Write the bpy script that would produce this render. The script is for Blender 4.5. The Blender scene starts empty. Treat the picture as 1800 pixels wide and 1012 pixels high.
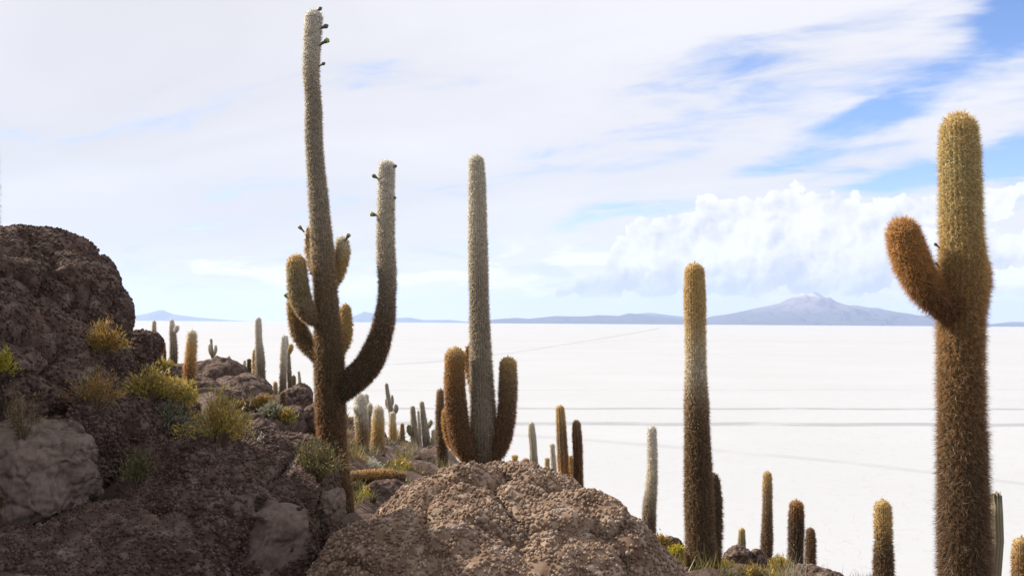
import bpy, math, random
import numpy as np
from mathutils import Vector, Matrix
from mathutils.bvhtree import BVHTree

random.seed(7)
rng = np.random.default_rng(11)
SC = bpy.context.scene
COL = SC.collection
R = math.radians

# ------------------------------------------------------------------ camera
CAMZ = 26.0
FPX = 1750.0                      # focal length in pixels of a 1800 wide picture
PITCH, ROLL = R(2.0), R(0.37)
cam_d = bpy.data.cameras.new('camera'); cam = bpy.data.objects.new('camera', cam_d); COL.objects.link(cam)
cam_d.sensor_width = 36.0; cam_d.lens = 36.0 * FPX / 1800.0
cam_d.clip_start = 0.05; cam_d.clip_end = 300000.0
FW = Vector((0, math.cos(PITCH), math.sin(PITCH)))
UP0 = Vector((0, -math.sin(PITCH), math.cos(PITCH)))
RT = Vector((1, 0, 0)) * math.cos(ROLL) + UP0 * math.sin(ROLL)
UP = UP0 * math.cos(ROLL) - Vector((1, 0, 0)) * math.sin(ROLL)
CAMP = Vector((0, 0, CAMZ))
mw = Matrix.Identity(4)
for i in range(3):
    mw[i][0] = RT[i]; mw[i][1] = UP[i]; mw[i][2] = -FW[i]; mw[i][3] = CAMP[i]
cam.matrix_world = mw
SC.camera = cam

def U(px, py, d):
    """place on the line of sight through a picture point, d metres ahead"""
    return CAMP + FW * d + RT * ((px - 900.0) / FPX * d) + UP * ((506.0 - py) / FPX * d)

# ------------------------------------------------------------------ sun, exposure
SUN_AZ, SUN_EL = R(-70.0), R(37.0)          # azimuth from straight ahead (+Y), negative = left
sun_dir = Vector((math.sin(SUN_AZ) * math.cos(SUN_EL), math.cos(SUN_AZ) * math.cos(SUN_EL), math.sin(SUN_EL)))
sl = bpy.data.lights.new('sun', 'SUN'); sl.energy = 5.0; sl.angle = R(0.6); sl.color = (1.0, 0.92, 0.81)
so = bpy.data.objects.new('sun', sl); COL.objects.link(so)
so.rotation_euler = (-sun_dir).to_track_quat('-Z', 'Y').to_euler()
vs = SC.view_settings
vs.view_transform = 'Standard'; vs.look = 'None'; vs.exposure = 0.66; vs.gamma = 1.0; vs.use_curve_mapping = False
SC.cycles.max_bounces = 5; SC.cycles.diffuse_bounces = 3; SC.cycles.glossy_bounces = 2
SC.cycles.transmission_bounces = 3; SC.cycles.volume_bounces = 1
SC.cycles.use_denoising = True

# ------------------------------------------------------------------ node helpers
class G:
    """tiny expression builder for shader maths"""
    def __init__(s, tree): s.t = tree
    def n(s, typ, **kw):
        nd = s.t.nodes.new(typ)
        for k, v in kw.items(): setattr(nd, k, v)
        return nd
    def put(s, sock, v):
        if isinstance(v, (int, float)): sock.default_value = float(v)
        elif isinstance(v, tuple): sock.default_value = v
        else: s.t.links.new(v, sock)
    def m(s, op, a, b=None, c=None, clamp=False):
        nd = s.n('ShaderNodeMath', operation=op); nd.use_clamp = clamp
        s.put(nd.inputs[0], a)
        if b is not None: s.put(nd.inputs[1], b)
        if c is not None: s.put(nd.inputs[2], c)
        return nd.outputs[0]
    def add(s, a, b): return s.m('ADD', a, b)
    def sub(s, a, b): return s.m('SUBTRACT', a, b)
    def mul(s, a, b): return s.m('MULTIPLY', a, b)
    def mr(s, v, a, b, c=0.0, d=1.0, kind='SMOOTHSTEP'):
        nd = s.n('ShaderNodeMapRange', interpolation_type=kind, clamp=True) if kind == 'LINEAR' else s.n('ShaderNodeMapRange', interpolation_type=kind)
        s.put(nd.inputs['Value'], v); s.put(nd.inputs['From Min'], a); s.put(nd.inputs['From Max'], b)
        s.put(nd.inputs['To Min'], c); s.put(nd.inputs['To Max'], d)
        return nd.outputs[0]
    def xyz(s, x, y, z):
        nd = s.n('ShaderNodeCombineXYZ')
        for k, v in enumerate((x, y, z)): s.put(nd.inputs[k], v)
        return nd.outputs[0]
    def noise(s, vec, scale, detail=5.0, rough=0.55, dist=0.0, dim='3D'):
        nd = s.n('ShaderNodeTexNoise', noise_dimensions=dim); s.put(nd.inputs['Vector'], vec)
        for k, v in (('Scale', scale), ('Detail', detail), ('Roughness', rough), ('Distortion', dist)): s.put(nd.inputs[k], v)
        return nd.outputs[0]
    def vor(s, vec, scale, feature='F1', smooth=None, detail=0.0, out=0, dim='3D'):
        nd = s.n('ShaderNodeTexVoronoi', feature=feature, voronoi_dimensions=dim); s.put(nd.inputs['Vector'], vec); s.put(nd.inputs['Scale'], scale)
        if 'Detail' in nd.inputs: nd.inputs['Detail'].default_value = detail
        if smooth is not None: nd.inputs['Smoothness'].default_value = smooth
        return nd.outputs[out]
    def mix(s, f, a, b):
        nd = s.n('ShaderNodeMix', data_type='RGBA'); s.put(nd.inputs['Factor'], f)
        for k, v in ((6, a), (7, b)):
            if isinstance(v, tuple): nd.inputs[k].default_value = (*v, 1.0)[:4]
            else: s.t.links.new(v, nd.inputs[k])
        return nd.outputs[2]

# ------------------------------------------------------------------ world: sky with clouds
W = bpy.data.worlds.new('World'); SC.world = W; W.use_nodes = True
wt = W.node_tree; wt.nodes.clear(); g = G(wt)
SKY = 0.15
CK = SKY * 2 ** 0.66         # cloud tones are given as they read at the exposure above
sky = g.n('ShaderNodeTexSky', sky_type='NISHITA'); sky.sun_disc = False
sky.sun_elevation = SUN_EL; sky.sun_rotation = SUN_AZ; sky.altitude = 3650; sky.dust_density = 0.3; sky.air_density = 1.0; sky.ozone_density = 5.0
gen = g.n('ShaderNodeTexCoord').outputs['Generated']
sep = g.n('ShaderNodeSeparateXYZ'); wt.links.new(gen, sep.inputs[0]); dx, dy, dz = sep.outputs
az = g.mul(g.m('ARCTAN2', dx, dy), 180 / math.pi)
el = g.mul(g.m('ARCSINE', dz), 180 / math.pi)

def AE(px, py):
    v = (U(px, py, 1.0) - CAMP).normalized()
    return math.degrees(math.atan2(v.x, v.y)), math.degrees(math.asin(v.z))

# high veil: streaks on a flat layer
zz = g.add(g.m('MAXIMUM', dz, 0.0), 0.13)
qx, qy = g.m('DIVIDE', dx, zz), g.m('DIVIDE', dy, zz)
SA = R(-62)
qu = g.add(g.mul(qx, math.sin(SA)), g.mul(qy, math.cos(SA)))
qv = g.sub(g.mul(qx, math.cos(SA)), g.mul(qy, math.sin(SA)))
pv = g.xyz(g.m('MULTIPLY_ADD', qu, 0.55, 3.7), qv, 0.0)
n1 = g.noise(pv, 1.25, 7, 0.56, 0.5, '2D')
n2 = g.noise(g.xyz(g.m('MULTIPLY_ADD', qu, 0.7, 9.1), g.mul(qv, 1.3), 0.0), 3.2, 5, 0.6, 0.3, '2D')
n3 = g.noise(g.xyz(g.m('MULTIPLY_ADD', qu, 0.5, 21.0), qv, 0.0), 0.7, 3, 0.5, 0.0, '2D')
dens = g.add(g.add(g.mul(n1, 0.75), g.mul(n2, 0.46)), g.mul(n3, 0.15))
# the veil thins away from the sun side
dens = g.add(dens, g.mr(az, 4.0, 26.0, 0.25, 0.15, 'SMOOTHSTEP'))
holes = [(1540, 200, 90, 22, .30), (1280, 105, 150, 30, .07), (1795, 20, 60, 50, .28), (1610, 310, 110, 22, .26),
         (1010, 398, 110, 16, .17), (1180, 372, 60, 14, .14), (1790, 285, 70, 24, .25), (1700, 95, 90, 20, .10), (950, 275, 70, 15, .08), (1420, 270, 90, 16, .14)]
wob = g.mul(g.sub(g.noise(g.xyz(az, g.mul(el, 1.8), 0.0), 0.22, 5, 0.6, 0.0, '2D'), 0.5), 5.0)
hv = g.xyz(az, g.add(g.sub(el, g.mul(az, .22)), g.mul(wob, .25)), 0.0)
for px, py, rx, ry, k in holes:
    a0, e0 = AE(px, py)
    # streak-aligned ellipse, wobbling edge
    nd = g.n('ShaderNodeVectorMath', operation='MULTIPLY_ADD'); wt.links.new(hv, nd.inputs[0])
    ix, iy = 1 / (rx * .033), 1 / (ry * .033)
    nd.inputs[1].default_value = (ix, iy, 0); nd.inputs[2].default_value = (-a0 * ix, -(e0 - .22 * a0) * iy, 0)
    dt = g.n('ShaderNodeVectorMath', operation='DOT_PRODUCT'); wt.links.new(nd.outputs[0], dt.inputs[0]); wt.links.new(nd.outputs[0], dt.inputs[1]); q = dt.outputs['Value']
    dens = g.sub(dens, g.mul(g.m('EXPONENT', g.mul(q, -0.8)), k * 1.2))
veil = g.mr(dens, 0.56, 0.86)
bright = g.add(g.mul(g.sub(n3, 0.5), 0.25), g.mul(g.sub(n1, 0.5), 0.22))
vl = g.add(0.885, bright)
vl = g.add(vl, g.mr(az, -26.0, 4.0, -0.09, 0.03))
veil_col = g.n('ShaderNodeVectorMath', operation='SCALE'); veil_col.inputs[0].default_value = (0.965 / CK, 0.965 / CK, 1.02 / CK); wt.links.new(vl, veil_col.inputs['Scale'])
blue = g.n('ShaderNodeVectorMath', operation='MULTIPLY'); wt.links.new(sky.outputs[0], blue.inputs[0]); blue.inputs[1].default_value = (.93, .92, .97)
col = g.mix(veil, blue.outputs[0], veil_col.outputs[0])
# pale air near the horizon
hz = g.m('EXPONENT', g.mul(g.m('MAXIMUM', el, 0.0), -1 / 4.2))
col = g.mix(g.mul(hz, 0.93), col, (0.87 / CK, 0.88 / CK, 0.95 / CK))

# low broken layers close to the horizon
lp = g.xyz(g.m('MULTIPLY_ADD', az, 0.16, 4.0), g.mul(el, 0.62), 0.0)
ln = g.noise(lp, 1.0, 6, 0.58, 0.4, '2D')
band = g.mul(g.mr(el, 0.7, 2.2), g.mr(el, 3.2, 5.4, 1.0, 0.0))
lowb = g.mul(g.mr(ln, 0.50, 0.66), band)
col = g.mix(g.mul(lowb, 0.75), col, (1.12 / CK, 1.12 / CK, 1.12 / CK))
ln2 = g.noise(g.xyz(g.m('MULTIPLY_ADD', az, 0.2, 14.0), g.mul(el, 0.8), 0.0), 1.0, 5, 0.55, 0.3, '2D')
lowg = g.mul(g.mr(ln2, 0.54, 0.66), band)
col = g.mix(g.mul(lowg, 0.5), col, (0.66 / CK, 0.74 / CK, 0.88 / CK))

# cumulus: heaps with billowing edges
cp = g.xyz(az, el, 2.0)
warp = g.n('ShaderNodeTexNoise', noise_dimensions='2D'); wt.links.new(cp, warp.inputs['Vector']); warp.inputs['Scale'].default_value = 0.9; warp.inputs['Detail'].default_value = 3
wv = g.n('ShaderNodeVectorMath', operation='MULTIPLY_ADD'); wt.links.new(warp.outputs['Color'], wv.inputs[0]); wv.inputs[1].default_value = (0.9, 0.9, 0.9); wt.links.new(cp, wv.inputs[2])
def billow(vec):
    a = g.vor(vec, 0.42, 'SMOOTH_F1', 0.25, dim='2D'); b = g.vor(vec, 1.15, 'SMOOTH_F1', 0.2, dim='2D'); c = g.noise(vec, 2.6, 3, .6, 0.0, '2D')
    return g.add(g.add(g.mul(a, 0.58), g.mul(b, 0.30)), g.mul(c, 0.22))
b0 = billow(wv.outputs[0])
off = g.n('ShaderNodeVectorMath', operation='ADD'); wt.links.new(wv.outputs[0], off.inputs[0]); off.inputs[1].default_value = (-0.22, 0.26, 0.0)
b1 = billow(off.outputs[0])
heaps = [(1062, 500, 52, 26), (1105, 470, 48, 48), (1142, 425, 36, 48), (1165, 480, 80, 45), (1212, 412, 42, 42), (1285, 400, 85, 60), (1300, 460, 150, 60),
         (1385, 395, 90, 62), (1450, 450, 120, 70), (1490, 388, 60, 48), (1550, 470, 80, 40), (1592, 372, 50, 32), (1645, 368, 42, 32),
         (1765, 342, 38, 22), (1720, 360, 60, 25), (1630, 425, 70, 34), (985, 515, 9, 8), (1770, 420, 60, 14), (1760, 455, 60, 12)]
cv_ = g.xyz(az, el, 0.0)
f = None
for px, py, rx, ry in heaps:
    a0, e0 = AE(px, py); sx, sy = rx * .0318, ry * .0325
    nd = g.n('ShaderNodeVectorMath', operation='MULTIPLY_ADD'); wt.links.new(cv_, nd.inputs[0])
    nd.inputs[1].default_value = (1 / sx, 1 / sy, 0); nd.inputs[2].default_value = (-a0 / sx, -e0 / sy, 0)
    ln_ = g.n('ShaderNodeVectorMath', operation='LENGTH'); wt.links.new(nd.outputs[0], ln_.inputs[0]); mm_ = min(sx, sy)
    v = g.m('MULTIPLY_ADD', ln_.outputs['Value'], -mm_, mm_)
    f = v if f is None else g.m('SMOOTH_MAX', f, v, 0.35)
fb = g.add(f, g.mul(g.sub(0.46, b0), 1.9))
cum = g.mr(fb, 0.0, 0.10)
cum = g.mul(cum, g.mr(g.add(el, g.mul(g.sub(n2, .5), .5)), 1.25, 1.75))
cum = g.mul(cum, g.mr(dy, 0.3, 0.5))
big_ = g.noise(g.xyz(g.add(az, 7.0), el, 0.0), 0.42, 4, .55, 0.0, '2D')
cl = g.add(g.add(0.87, g.mul(g.sub(b1, b0), 0.5)), g.mul(g.sub(big_, .5), .6))
cl = g.add(cl, g.mr(el, 1.4, 4.2, -0.22, 0.10))
cl = g.add(cl, g.mr(fb, 0.0, 0.8, 0.05, -0.02))
cl = g.m('MINIMUM', g.m('MAXIMUM', cl, 0.64), 1.05)
tint = g.mix(g.mr(cl, 0.64, 0.98), (0.88, 0.94, 1.10), (1.0, 1.0, 1.01))
cc = g.n('ShaderNodeVectorMath', operation='SCALE'); wt.links.new(tint, cc.inputs[0]); wt.links.new(g.mul(cl, 1 / CK), cc.inputs['Scale'])
col = g.mix(g.mul(cum, 0.93), col, cc.outputs[0])
# below the horizon: plain
col = g.mix(g.mr(el, -0.6, -0.1), (0.6 / CK, 0.65 / CK, 0.72 / CK), col)
bgn = g.n('ShaderNodeBackground'); wt.links.new(col, bgn.inputs[0]); bgn.inputs[1].default_value = SKY
wo = g.n('ShaderNodeOutputWorld'); wt.links.new(bgn.outputs[0], wo.inputs[0])
W.cycles.sampling_method = 'NONE'

# ------------------------------------------------------------------ numpy noise
def _hash(ix, iy, iz, k):
    h = (ix.astype(np.uint32) * np.uint32(374761393) + iy.astype(np.uint32) * np.uint32(668265263)
         + iz.astype(np.uint32) * np.uint32(2147483647) + np.uint32((k * 974711 + 12345) & 0xffffffff))
    h = (h ^ (h >> np.uint32(13))) * np.uint32(1274126177)
    h = (h ^ (h >> np.uint32(16))) * np.uint32(2246822519)
    h = h ^ (h >> np.uint32(15))
    return h.astype(np.float32) * np.float32(1 / 4294967296.0)

def vnoise(P, k=0):
    P = P.astype(np.float32); F = np.floor(P); I = F.astype(np.int64); f = P - F; f = f * f * (3 - 2 * f)
    r = 0
    for a in (0, 1):
        wx = f[:, 0] if a else 1 - f[:, 0]
        for b in (0, 1):
            wy = f[:, 1] if b else 1 - f[:, 1]
            for c in (0, 1):
                wz = f[:, 2] if c else 1 - f[:, 2]
                r = r + wx * wy * wz * _hash(I[:, 0] + a, I[:, 1] + b, I[:, 2] + c, k)
    return r * 2 - 1

def fbm(P, k=0, o=4, gain=.5):
    r, a = 0, 1.0
    for i in range(o):
        r = r + a * vnoise(P * (2.03 ** i) + 17.3 * i, k + i); a *= gain
    return r

def worley(P, k=0):
    """F1, F2 and the id of the nearest cell"""
    P = P.astype(np.float32); B = np.floor(P - 0.5).astype(np.int64)
    n = len(P); f1 = np.full(n, 9.0, np.float32); f2 = np.full(n, 9.0, np.float32); cid = np.zeros(n, np.float32)
    for a in (0, 1):
        for b in (0, 1):
            for c in (0, 1):
                ix, iy, iz = B[:, 0] + a, B[:, 1] + b, B[:, 2] + c
                h = _hash(ix, iy, iz, k)
                ox = ix + 0.15 + 0.7 * h; oy = iy + 0.15 + 0.7 * np.mod(h * 977.13, 1.0); oz = iz + 0.15 + 0.7 * np.mod(h * 5171.7, 1.0)
                d = np.sqrt((P[:, 0] - ox) ** 2 + (P[:, 1] - oy) ** 2 + (P[:, 2] - oz) ** 2).astype(np.float32)
                near = d < f1
                f2 = np.where(near, f1, np.minimum(f2, d)); cid = np.where(near, np.mod(h * 31337.7, 1.0), cid); f1 = np.where(near, d, f1)
    return f1, f2, cid

# ------------------------------------------------------------------ object helpers
def mesh_np(name, V, F, smooth=True, col=None):
    """V (n,3); F (m,3|4) -> mesh"""
    me = bpy.data.meshes.new(name); k = F.shape[1]
    me.vertices.add(len(V)); me.vertices.foreach_set('co', np.ascontiguousarray(V, np.float32).ravel())
    me.loops.add(F.size); me.loops.foreach_set('vertex_index', np.ascontiguousarray(F, np.int32).ravel())
    me.polygons.add(len(F)); me.polygons.foreach_set('loop_start', np.arange(0, F.size, k, dtype=np.int32))
    if smooth: me.polygons.foreach_set('use_smooth', np.ones(len(F), bool))
    if col is not None:
        at = me.attributes.new('tone', 'FLOAT_COLOR', 'POINT')
        c4 = np.ones((len(V), 4), np.float32); c4[:, :3] = col; at.data.foreach_set('color', c4.ravel())
    me.update(calc_edges=True); me.validate()
    return me

def link(name, me, mat, parent=None, loc=None, kind=None):
    o = bpy.data.objects.new(name, me); COL.objects.link(o)
    if mat is not None: me.materials.append(mat)
    if parent is not None: o.parent = parent
    if loc is not None: o.location = loc
    if kind: o['kind'] = kind
    return o

def tag(o, label, cat, group=None):
    o['label'] = label; o['category'] = cat
    if group: o['group'] = group
    return o

def empty(name, loc):
    o = bpy.data.objects.new(name, None); COL.objects.link(o); o.location = loc; o.empty_display_size = 0.2
    return o

def gridfaces(nu, nv):
    i = np.arange(nu * nv).reshape(nu, nv)
    return np.stack([i[:-1, :-1].ravel(), i[1:, :-1].ravel(), i[1:, 1:].ravel(), i[:-1, 1:].ravel()], 1)

# ------------------------------------------------------------------ materials
def newmat(name):
    m = bpy.data.materials.new(name); m.use_nodes = True
    nt = m.node_tree; nt.nodes.clear(); gg = G(nt); out = gg.n('ShaderNodeOutputMaterial')
    return m, nt, gg, out

def rock_mat(name, dark, mid, pale, nub, bump=0.6, bdist=.006, spot=.62):
    m, nt, q, out = newmat(name)
    tc = q.n('ShaderNodeTexCoord').outputs['Object']
    at = q.n('ShaderNodeAttribute', attribute_name='tone'); ts = q.n('ShaderNodeSeparateColor'); nt.links.new(at.outputs['Color'], ts.inputs[0])
    cell, pal = ts.outputs[0], ts.outputs[1]         # random tone of each nub, broken pale face
    big = q.noise(tc, 1.6, 5, .6); fine = q.noise(tc, 38.0, 4, .65); med = q.noise(tc, 6.5, 5, .62)
    a = q.mix(q.mr(q.add(q.mul(big, .6), q.mul(med, .5)), .38, .72), dark, mid)
    a = q.mix(q.mul(q.mr(cell, .45, 1.0), spot), a, pale)
    a = q.mix(q.mul(q.mr(cell, .35, .0), .45), a, tuple(c * .55 for c in dark))
    a = q.mix(q.mul(q.mr(med, .58, .72), .5), a, tuple(.5 * x + .5 * y for x, y in zip(pale, (.36, .34, .31))))
    a = q.mix(q.mul(q.mr(q.noise(tc, 2.3, 6, .62, .4),   .54, .66), .30), a, tuple(.55 * x + .45 * y for x, y in zip(pale, mid)))
    broken = q.mix(q.mr(q.add(q.mul(med, .7), q.mul(fine, .4)), .38, .72), tuple(c * .50 for c in pale), tuple(min(1, c * .92) for c in pale))
    speck = q.mr(q.noise(tc, 17.0, 5, .7), .60, .68)
    broken = q.mix(q.mul(speck, .55), broken, dark)
    a = q.mix(pal, a, broken)
    b = q.n('ShaderNodeBump'); b.inputs['Strength'].default_value = bump; b.inputs['Distance'].default_value = bdist
    nt.links.new(q.add(q.mul(fine, 1.0), q.mul(q.vor(tc, 1 / nub * .8), -.6)), b.inputs['Height'])
    p = q.n('ShaderNodeBsdfPrincipled'); nt.links.new(a, p.inputs['Base Color']); p.inputs['Roughness'].default_value = .92
    p.inputs['Specular IOR Level'].default_value = 0.15
    nt.links.new(b.outputs[0], p.inputs['Normal']); nt.links.new(p.outputs[0], out.inputs[0])
    return m

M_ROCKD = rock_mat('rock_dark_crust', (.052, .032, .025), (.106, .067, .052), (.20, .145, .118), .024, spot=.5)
M_ROCKF = rock_mat('rock_sunlit_crust', (.125, .078, .052), (.24, .158, .107), (.40, .31, .235), .024)  # the front boulder's own lighter, warmer brown
M_ROCKB = rock_mat('rock_far_crust', (.07, .044, .034), (.13, .085, .066), (.27, .205, .17), .05, 1.0, .03)
M_ROCKP = rock_mat('rock_pale_broken', (.08, .055, .044), (.145, .105, .085), (.22, .163, .132), .03)

def veg_mat(name, trans=.4, gloss=.05, rough=.45):
    m, nt, q, out = newmat(name)
    at = q.n('ShaderNodeAttribute', attribute_name='tone').outputs['Color']
    d = q.n('ShaderNodeBsdfDiffuse'); nt.links.new(at, d.inputs[0])
    t = q.n('ShaderNodeBsdfTranslucent'); nt.links.new(at, t.inputs[0])
    mx = q.n('ShaderNodeMixShader'); mx.inputs[0].default_value = trans; nt.links.new(d.outputs[0], mx.inputs[1]); nt.links.new(t.outputs[0], mx.inputs[2])
    gl = q.n('ShaderNodeBsdfGlossy'); gl.inputs['Roughness'].default_value = rough; gl.inputs[0].default_value = (.9, .85, .75, 1)
    m2 = q.n('ShaderNodeMixShader'); m2.inputs[0].default_value = gloss; nt.links.new(mx.outputs[0], m2.inputs[1]); nt.links.new(gl.outputs[0], m2.inputs[2])
    nt.links.new(m2.outputs[0], out.inputs[0])
    return m
M_SPINE = veg_mat('cactus_spines', .58, .05)
M_LEAF = veg_mat('shrub_leaves', .35, .03)
M_STEM = veg_mat('shrub_twigs', .05, .02)
M_BUD = veg_mat('cactus_buds', .2, .06)

def body_mat():
    m, nt, q, out = newmat('cactus_skin')
    tc = q.n('ShaderNodeTexCoord').outputs['Object']
    at = q.n('ShaderNodeAttribute', attribute_name='tone').outputs['Color']
    nn = q.noise(tc, 22.0, 5, .65)
    c = q.mix(q.mr(nn, .4, .8, 0.0, .5), at, (.035, .026, .018))
    p = q.n('ShaderNodeBsdfPrincipled'); nt.links.new(c, p.inputs['Base Color']); p.inputs['Roughness'].default_value = .8
    b = q.n('ShaderNodeBump'); b.inputs['Strength'].default_value = .6; b.inputs['Distance'].default_value = .01
    nt.links.new(nn, b.inputs['Height']); nt.links.new(b.outputs[0], p.inputs['Normal']); nt.links.new(p.outputs[0], out.inputs[0])
    return m
M_BODY = body_mat()

# ------------------------------------------------------------------ cactus table (picture points give bearing, d the distance in metres)
GOLD = (.62, .42, .17); PALE = (.64, .57, .45); GREY = (.44, .375, .29); TAN = (.37, .25, .135); BRN = (.20, .11, .052)
ORG = (.50, .27, .09); DARK = (.12, .07, .04); RUST = (.28, .13, .05); WHITE = (.74, .69, .60); OLIVE = (.36, .32, .17)
# name-like key: (d, [(x,y,w)...] top to base, stops [(t,colour)], spine length (m), label, arms, buds)
CACTI = []
def C(d, axis, stops, L, label, arms=(), buds=(), group=None, **kw):
    CACTI.append(dict(d=d, axis=axis, stops=stops, L=L, label=label, arms=arms, buds=buds, group=group, **kw))

C(10.0, [(553, 17, 33), (549, 70, 37), (547, 130, 34), (551, 180, 31), (552, 250, 34), (559, 340, 38), (567, 440, 44), (574, 540, 50), (578, 620, 56), (581, 720, 62), (587, 800, 56), (600, 880, 46), (606, 960, 44)],
  [(0, WHITE), (.1, PALE), (.14, GREY), (.4, GREY), (.52, TAN), (.7, BRN), (.85, RUST), (1, DARK)], .030,
  'tallest cactus, with curved right arm and dark buds near its top',
  arms=[dict(axis=[(680, 281, 31), (679, 340, 33), (678, 430, 35), (681, 510, 36), (672, 580, 42), (648, 640, 52), (612, 676, 56), (585, 700, 40)], stops=[(0, WHITE), (.2, PALE), (.45, GREY), (.7, BRN), (1, DARK)], dd=0.0),
        dict(axis=[(521, 447, 36), (522, 480, 41), (527, 520, 41), (542, 552, 34), (560, 566, 22)], stops=[(0, GOLD), (.3, (.44, .36, .21)), (1, TAN)], dd=-.12),
        dict(axis=[(515, 520, 26), (520, 560, 32), (533, 596, 34), (560, 628, 28)], stops=[(0, GOLD), (.5, TAN), (1, BRN)], dd=.14),
        dict(axis=[(601, 415, 24), (602, 445, 29), (596, 480, 22), (580, 512, 16)], stops=[(0, PALE), (.5, GOLD), (1, TAN)], dd=.12),
        dict(axis=[(607, 534, 20), (608, 570, 26), (604, 600, 26), (588, 635, 18)], stops=[(0, GOLD), (.6, GOLD), (1, TAN)], dd=.16),
        dict(axis=[(542, 400, 10), (543, 440, 14), (551, 480, 14)], stops=[(0, GOLD), (1, TAN)], dd=.2)],
  buds=[(553, 22, 565, 14, 0), (560, 52, 576, 45, 0), (562, 80, 577, 70, 1), (560, 80, 570, 74, 0), (560, 117, 571, 111, 0), (535, 408, 526, 398, 1), (606, 424, 614, 412, 1), (512, 530, 502, 517, 1),
        (668, 316, 655, 308, 0), (668, 380, 652, 376, 1), (688, 352, 696, 347, 0), (688, 298, 697, 291, 0)])
C(11.0, [(837, 272, 30), (839, 330, 35), (840, 420, 38), (842, 520, 41), (844, 600, 44), (848, 690, 50), (851, 770, 58), (852, 840, 60), (853, 900, 58)],
  [(0, PALE), (.15, PALE), (.4, GREY), (.75, GREY), (.9, BRN), (1, BRN)], .030,
  'tall pale cactus with two upturned orange arms behind the front boulder',
  arms=[dict(axis=[(801, 610, 38), (799, 660, 41), (802, 720, 44), (812, 775, 46), (838, 818, 40)], stops=[(0, GOLD), (.15, ORG), (.5, RUST), (1, RUST)], dd=-.1),
        dict(axis=[(893, 627, 34), (893, 680, 38), (889, 740, 38), (878, 785, 34), (856, 815, 30)], stops=[(0, GOLD), (.25, TAN), (.6, RUST), (1, BRN)], dd=-.06),
        dict(axis=[(786, 716, 18), (787, 745, 22), (798, 780, 24), (830, 812, 20)], stops=[(0, ORG), (1, ORG)], dd=.15),
        dict(axis=[(824, 607, 12), (823, 640, 16), (834, 690, 16)], stops=[(0, ORG), (1, TAN)], dd=.18)])
C(11.0, [(1221, 462, 34), (1221, 500, 40), (1222, 560, 43), (1223, 640, 41), (1224, 700, 47), (1226, 780, 52), (1229, 880, 57), (1232, 1000, 58), (1232, 1050, 56)],
  [(0, GOLD), (.15, GOLD), (.32, PALE), (.42, TAN), (.5, BRN), (1, BRN)], .034,
  'single column cactus, golden top and brown base, right of the front boulder',
  arms=[dict(axis=[(1255, 832, 18), (1258, 880, 24), (1258, 950, 24), (1255, 1010, 24)], stops=[(0, BRN), (1, BRN)], dd=.15)])
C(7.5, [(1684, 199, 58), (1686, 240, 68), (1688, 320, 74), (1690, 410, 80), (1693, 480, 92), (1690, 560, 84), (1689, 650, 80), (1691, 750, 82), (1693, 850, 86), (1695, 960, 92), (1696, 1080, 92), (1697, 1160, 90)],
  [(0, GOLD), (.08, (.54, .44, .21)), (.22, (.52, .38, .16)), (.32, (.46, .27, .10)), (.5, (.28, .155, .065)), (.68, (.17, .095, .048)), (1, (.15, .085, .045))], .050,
  'big spiny cactus at the right with one stubby raised arm',
  arms=[dict(axis=[(1582, 384, 52), (1590, 420, 60), (1606, 468, 62), (1632, 512, 58), (1668, 540, 52), (1692, 552, 40)], stops=[(0, ORG), (.4, ORG), (.75, RUST), (1, DARK)], dd=-.05),
        dict(axis=[(1722, 452, 22), (1724, 490, 34), (1712, 540, 34), (1695, 575, 24)], stops=[(0, ORG), (1, RUST)], dd=.12)],
  buds=[(1652, 436, 1643, 428, 0), (1652, 470, 1645, 462, 0)], dens=1.7, wid=1.0, fat=.84)
C(11.0, [(1552, 878, 28), (1552, 905, 36), (1553, 960, 37), (1553, 1060, 38)], [(0, GOLD), (.25, GOLD), (.5, BRN), (1, BRN)], .034, 'short golden topped cactus left of the big spiny cactus')
C(11.0, [(1796, 943, 26), (1796, 970, 36), (1796, 1060, 38)], [(0, GOLD), (.4, ORG), (1, BRN)], .034, 'golden cactus cut off by the right edge of the picture')
C(15.0, [(1400, 879, 20), (1400, 900, 26), (1399, 960, 27), (1397, 1050, 26)], [(0, ORG), (.12, RUST), (.25, DARK), (1, DARK)], .030, 'nearly black cactus with orange brown tip above the lower rocks')
C(18.0, [(1349, 828, 13), (1349, 850, 18), (1349, 900, 18), (1348, 950, 22), (1346, 995, 20)], [(0, GOLD), (.3, TAN), (.6, BRN), (1, BRN)], .026, 'slim brown cactus standing between the small rocks at lower right')
C(17.0, [(1424, 927, 12), (1425, 945, 19), (1424, 1010, 20)], [(0, RUST), (.4, BRN), (1, BRN)], .028, 'short brown cactus just right of the nearly black one')
C(19.0, [(1304, 927, 11), (1304, 940, 14), (1304, 975, 15)], [(0, GOLD), (.5, OLIVE), (1, OLIVE)], .018, 'tiny yellow cactus behind the small rocks at lower right')
C(16.0, [(1146, 748, 15), (1146, 770, 18), (1147, 820, 18), (1145, 860, 21), (1141, 900, 25), (1142, 990, 25)], [(0, WHITE), (.35, PALE), (.55, GREY), (.75, BRN), (1, BRN)], .026, 'pale grey cactus with swollen foot at right end of front boulder')
C(20.0, [(984, 712, 14), (986, 740, 17), (989, 800, 20), (996, 940, 21)], [(0, GOLD), (.3, TAN), (.5, ORG), (1, RUST)], .028, 'taller of two orange brown cacti behind the front boulder',
  arms=[dict(axis=[(1003, 800, 8), (1003, 820, 11), (998, 858, 11)], stops=[(0, GOLD), (1, ORG)], dd=.3)])
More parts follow.
